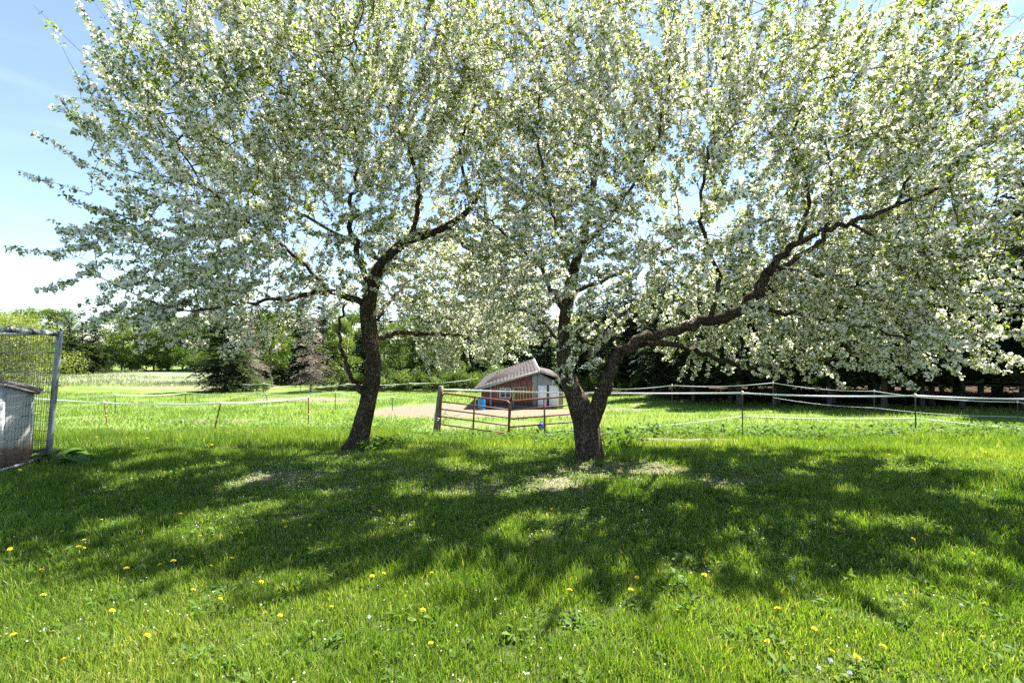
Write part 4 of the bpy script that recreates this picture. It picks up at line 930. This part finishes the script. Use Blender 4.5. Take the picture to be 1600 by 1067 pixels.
# rough pasture grass beyond
x, y = wedge(90000, 15, 42, rg, 1.1); ok = (rg.random(len(x)) > 1.3 * m_dirt(x, y)) & (rg.random(len(x)) > m_needles(x, y)) & (fbm2(x, y, .6, 4., 3) > -.35); x, y = x[ok], y[ok]
hh = .16 * rg.uniform(.5, 1.5, len(x)) * (1 + .6 * fbm2(x, y, .4, 1.)) ; tt = np.clip(.55 + .35 * fbm2(x, y, .25, 6.) + .17 * rg.standard_normal(len(x)), 0, 1)
v, f, ti = join([blades(x, y, hh, .03 * rg.uniform(.6, 1.3, len(x)), tt, rg, 1, .8)]); pg = link("pasture_grass", mesh_np("pasture_grass", v, f, M_GRASS, tint=ti), kind='stuff')
pg['label'] = "rough pasture grass in the fenced field"; pg['category'] = "grass"
# pale sedge and dry stalks in the far meadow on the left
n = 26000; x = rg.uniform(-85, -14, n); y = rg.uniform(50, 79, n); ok = fbm2(x, y, .13, 9.) > -.12; x, y = x[ok], y[ok]; n = len(x); hh = rg.uniform(.10, .5, n) * (1 + .6 * fbm2(x, y, .15, 2.))
v, f, ti = join([blades(x, y, hh, np.full(n, .07), rg.random(n), rg, 1, .6)]); sg = link("dry_meadow_grass", mesh_np("dry_meadow_grass", v, f, M_STRAW, tint=ti), kind='stuff')
sg['label'] = "pale dry meadow grass in front of the far wood"; sg['category'] = "grass"

def leafy(cx_, cy_, n, hgt, spread, size, rng):
    """broad weed leaves round a point set -> tris"""
    az = rng.random(n) * 6.283; r = spread * np.sqrt(rng.random(n)); x = cx_ + r * np.cos(az); y = cy_ + r * np.sin(az); z = gz(x, y) + hgt * rng.random(n) ** .8
    p = np.stack([x, y, z], 1); dr = norm(np.stack([np.cos(az + rng.normal(scale=.8, size=n)), np.sin(az + rng.normal(scale=.8, size=n)), rng.uniform(-.1, .9, n)], 1)); s = norm(np.cross(dr, rng.normal(scale=.35, size=(n, 3)) + [0, 0, 1])); nn = np.cross(s, dr)
    L = (size * rng.uniform(.6, 1.3, n))[:, None]; w = L * rng.uniform(.2, .34, (n, 1))
    v = np.stack([p, p + dr * L * .5 + s * w + nn * w * .3, p + dr * L - nn * L * .2, p + dr * L * .5 - s * w + nn * w * .3], 1).reshape(-1, 3); i = np.arange(n)[:, None] * 4
    return v, None, np.concatenate([i + [[0, 1, 2]], i + [[0, 2, 3]]]), np.repeat(np.clip(rng.normal(.5, .25, n), 0, 1), 4)
wp = []
for k in range(420):      # nettles and dock in the band below the right fence and along the gate
    if k < 300: cx_, cy_ = rg.uniform(3, 17), rg.normal(12.6, .9)
    elif k < 350: cx_, cy_ = rg.uniform(-2.2, 2.6), rg.normal(12.6, .5)
    else: cx_, cy_ = rg.uniform(-14, -2), rg.normal(17, 2.5)
    wp.append(leafy(cx_, cy_, 46, rg.uniform(.12, .42) * (.45 if 300 <= k < 350 else 1), rg.uniform(.15, .4), .09, rg))
for px, row, h, sp_ in ((985, 700, .35, .45), (960, 702, .3, .3), (860, 695, .25, .35), (605, 700, .18, .25), (630, 690, .15, .3), (575, 705, .16, .15), (1010, 690, .3, .4), (900, 690, .3, .3)):
    q = gp(px, row); wp.append(leafy(q[0], q[1], 120, h, sp_, .09, rg))
v, f, ti = join(wp); wd = link("weeds", mesh_np("weeds", v, f, M_WEED, tint=ti), kind='stuff'); wd['label'] = "nettles and leafy weeds along the fence line"; wd['category'] = "weeds"
# fallen petals on the lawn
n = 60000; x, y = wedge(n, 1.8, 9.5, rg); pr_ = .12 + .82 * np.clip(1.15 - np.hypot((x - .3) / 5.2, (y - 6.0) / 2.6), 0, 1) + .8 * m_thatch(x, y); pr_ *= np.clip(.6 + .9 * fbm2(x, y, 1.4, 3.), 0.05, 1.3)
ok = rg.random(n) < pr_; x, y = x[ok], y[ok]; n = len(x); p = np.stack([x, y, gz(x, y) + rg.uniform(.008, .045, n)], 1)
a = norm(rg.normal(size=(n, 3)) * [1, 1, .35]); s = norm(np.cross(a, rg.normal(size=(n, 3)) * .4 + [0, 0, 1])); L = rg.uniform(.004, .0075, (n, 1))
v = np.stack([p - a * L, p + s * L * .8, p + a * L, p - s * L * .8], 1).reshape(-1, 3); i = np.arange(n)[:, None] * 4
pf = link("fallen_petals", mesh_np("fallen_petals", v, i + [[0, 1, 2, 3]], M_PETALS_GROUND, tint=np.repeat(rg.random(n), 4)), kind='stuff'); pf['label'] = "white apple petals fallen on the lawn"; pf['category'] = "petals"

cl = []
for k in range(900):      # clover, plantain and dandelion rosettes between the blades
    x0, y0 = wedge(1, 2.0, 7.5, rg); cl.append(leafy(x0[0], y0[0], 14, rg.uniform(.02, .05), rg.uniform(.04, .11), rg.uniform(.03, .06), rg))
v, f, ti = join(cl); cv = link("lawn_clover", mesh_np("lawn_clover", v, f, M_WEED, tint=ti), kind='stuff'); cv['label'] = "clover and small broad leaved weeds in the lawn"; cv['category'] = "weeds"
# broad burdock plants at the foot of the kennel
def burdock(px, row, size, label, seed):
    q = gp(px, row); rng = np.random.default_rng(seed); b = empty("burdock_plant", tuple(q), label, "plant")
    for k in range(9):
        az = k * 2.4 + rng.random(); L = size * rng.uniform(.7, 1.2); el = rng.uniform(.3, 1.0); d = np.array([math.cos(az), math.sin(az), 0]); s = np.array([-d[1], d[0], 0]); V = []; n = 7
        for j in range(n):
            t = j / (n - 1); c = d * L * (.25 + .75 * t) * math.cos(el * (1 - .8 * t)) + np.array([0, 0, L * (.25 + .6 * math.sin(el) * t - .45 * t * t)]); w = L * .30 * math.sin(math.pi * min(1, t * .86 + .12)) ** .8 * (1 + .1 * math.sin(j * 5 + k))
            V += [c - s * w + [0, 0, w * .25], c, c + s * w + [0, 0, w * .25]]
        Q = []
        for j in range(n - 1):
            for e in range(2): Q.append([j * 3 + e, j * 3 + e + 1, j * 3 + e + 4, j * 3 + e + 3])
        Q = np.array(Q); me = mesh_np("leaf", np.array(V), Q, M_WEED, tint=np.full(len(V), np.clip(rng.normal(.35, .15), 0, 1)), smooth=True); link("leaf", me, b)
    return b
burdock(92, 716, .32, "dark broad leaved burdock just right of the kennel post", 1)
burdock(52, 714, .28, "broad leaved burdock between the dog house and the kennel post", 2)
burdock(118, 722, .24, "smaller burdock in the shade farther right of the kennel post", 3)

# ------------------------------------------------------------------ dandelions, one by one
M_DAND = mat_noise("dandelion_yellow", (0.72, 0.56, 0.02), (0.82, 0.70, 0.06), 60, .7, spec=.1)
M_STEM = mat_noise("dandelion_stem", (0.10, 0.14, 0.03), (0.16, 0.19, 0.05), 30, .6, spec=.2)
M_CLOCK = mat_noise("dandelion_seed_head", (0.55, 0.55, 0.52), (0.75, 0.75, 0.72), 60, .9, spec=.1)
def dandelion_meshes(seed, clock=False):
    rng = np.random.default_rng(seed); h = rng.uniform(.05, .10); sm = MB(); sm.tube(np.array([[0, 0, -.01], [.004, .002, h * .5], [.012, 0, h]]), .0022, 5)
    m = MB(); c = np.array([.012, 0, h])
    if not clock:
        tl_ = np.array([rng.normal(scale=.25), rng.normal(scale=.25) - .15, 1.]); tl_ /= np.linalg.norm(tl_); u = np.cross(tl_, [1, 0, 0]); u /= np.linalg.norm(u); w = np.cross(tl_, u)
        for ring, (r, z, n) in enumerate(((.021, .004, 16), (.016, .009, 13), (.009, .012, 8))):
            for k in range(n):
                a = 6.283 * k / n + ring * .3; d = math.cos(a) * u + math.sin(a) * w; e = -math.sin(a) * u + math.cos(a) * w; r_ = r * rng.uniform(.85, 1.1)
                m.add(np.stack([c + d * .002, c + d * r_ * .7 + e * .0032 + tl_ * z, c + d * r_ + tl_ * z, c + d * r_ * .7 - e * .0032 + tl_ * z]), [[0, 1, 2, 3]])
    else:
        for k in range(70):
            d = rng.normal(size=3); d /= np.linalg.norm(d); s = np.cross(d, rng.normal(size=3)); s /= np.linalg.norm(s); w = np.cross(d, s); e = c + d * .017
            m.add(np.stack([c + d * .003, e + s * .005, e + w * .005]), t=[[0, 1, 2]]); m.add(np.stack([e - s * .005, e + s * .005, e + d * .004]), t=[[0, 1, 2]])
    return sm.mesh("stem", M_STEM, True), m.mesh("flower_head", M_CLOCK if clock else M_DAND)
DM = [dandelion_meshes(200 + i) for i in range(5)]; DC = [dandelion_meshes(300 + i, True) for i in range(2)]
spots = [(14, 847), (13, 872), (35, 852), (132, 852), (133, 860), (121, 866), (76, 882), (64, 897), (200, 898), (175, 966), (70, 943), (103, 1050), (302, 877), (273, 888), (335, 767), (280, 809), (189, 780), (445, 826), (485, 829), (376, 838), (363, 880), (497, 872), (408, 915), (440, 972), (284, 858), (250, 890), (330, 893), (600, 899), (584, 909), (672, 905), (662, 967), (677, 829), (592, 800), (704, 795), (512, 871), (893, 934), (974, 905), (993, 908), (988, 933), (675, 1015), (1144, 794), (1302, 820), (1440, 843), (1450, 842), (1105, 880), (1098, 909), (1060, 967), (1216, 960), (1275, 997), (1298, 1024), (1383, 1029), (1197, 1016), (1338, 1040), (1204, 832), (1317, 834), (1183, 807), (30, 742), (60, 730), (175, 735), (210, 712), (330, 700), (250, 745), (20, 772), (160, 815), (312, 846), (420, 800), (560, 770), (640, 745), (780, 775), (860, 800), (1010, 866), (1427, 854), (1520, 868), (1126, 768), (230, 690), (290, 686), (150, 690), (1480, 708), (1540, 712), (1390, 715), (20, 1005), (230, 1010), (345, 940), (96, 838), (300, 930), (520, 955)]
for k, (px, row) in enumerate(spots):
    q = gp(px, row + 8 if row > 780 else row + 3); lb = "yellow dandelion flower in the sunlit foreground grass" if row > 890 else ("yellow dandelion flower in the tree shade on the lawn" if row > 760 else "small yellow dandelion flower far back on the lawn edge")
    o = empty("dandelion", tuple(q), lb, "dandelion", "foreground dandelions" if row > 890 else ("dandelions in the shade" if row > 760 else "dandelions at the lawn edge"))
    o.rotation_euler.z = random.random() * 6.283; s = random.uniform(.62, 1.0) * (1.35 if row < 760 else 1); o.scale = (s, s, s)
    a, b = DM[k % 5]; link("stem", a, o); link("flower_head", b, o)
for k, (px, row) in enumerate([(665, 917), (1240, 909), (1300, 1042), (1330, 1058), (1280, 1052), (1500, 950), (575, 970)]):
    q = gp(px, row + 9); o = empty("dandelion_clock", tuple(q), "round white dandelion seed head in the lawn", "dandelion", "dandelion seed heads"); o.rotation_euler.z = k; o.scale = (.55, .55, .7)
    a, b = DC[k % 2]; link("stem", a, o); link("seed_head", b, o)
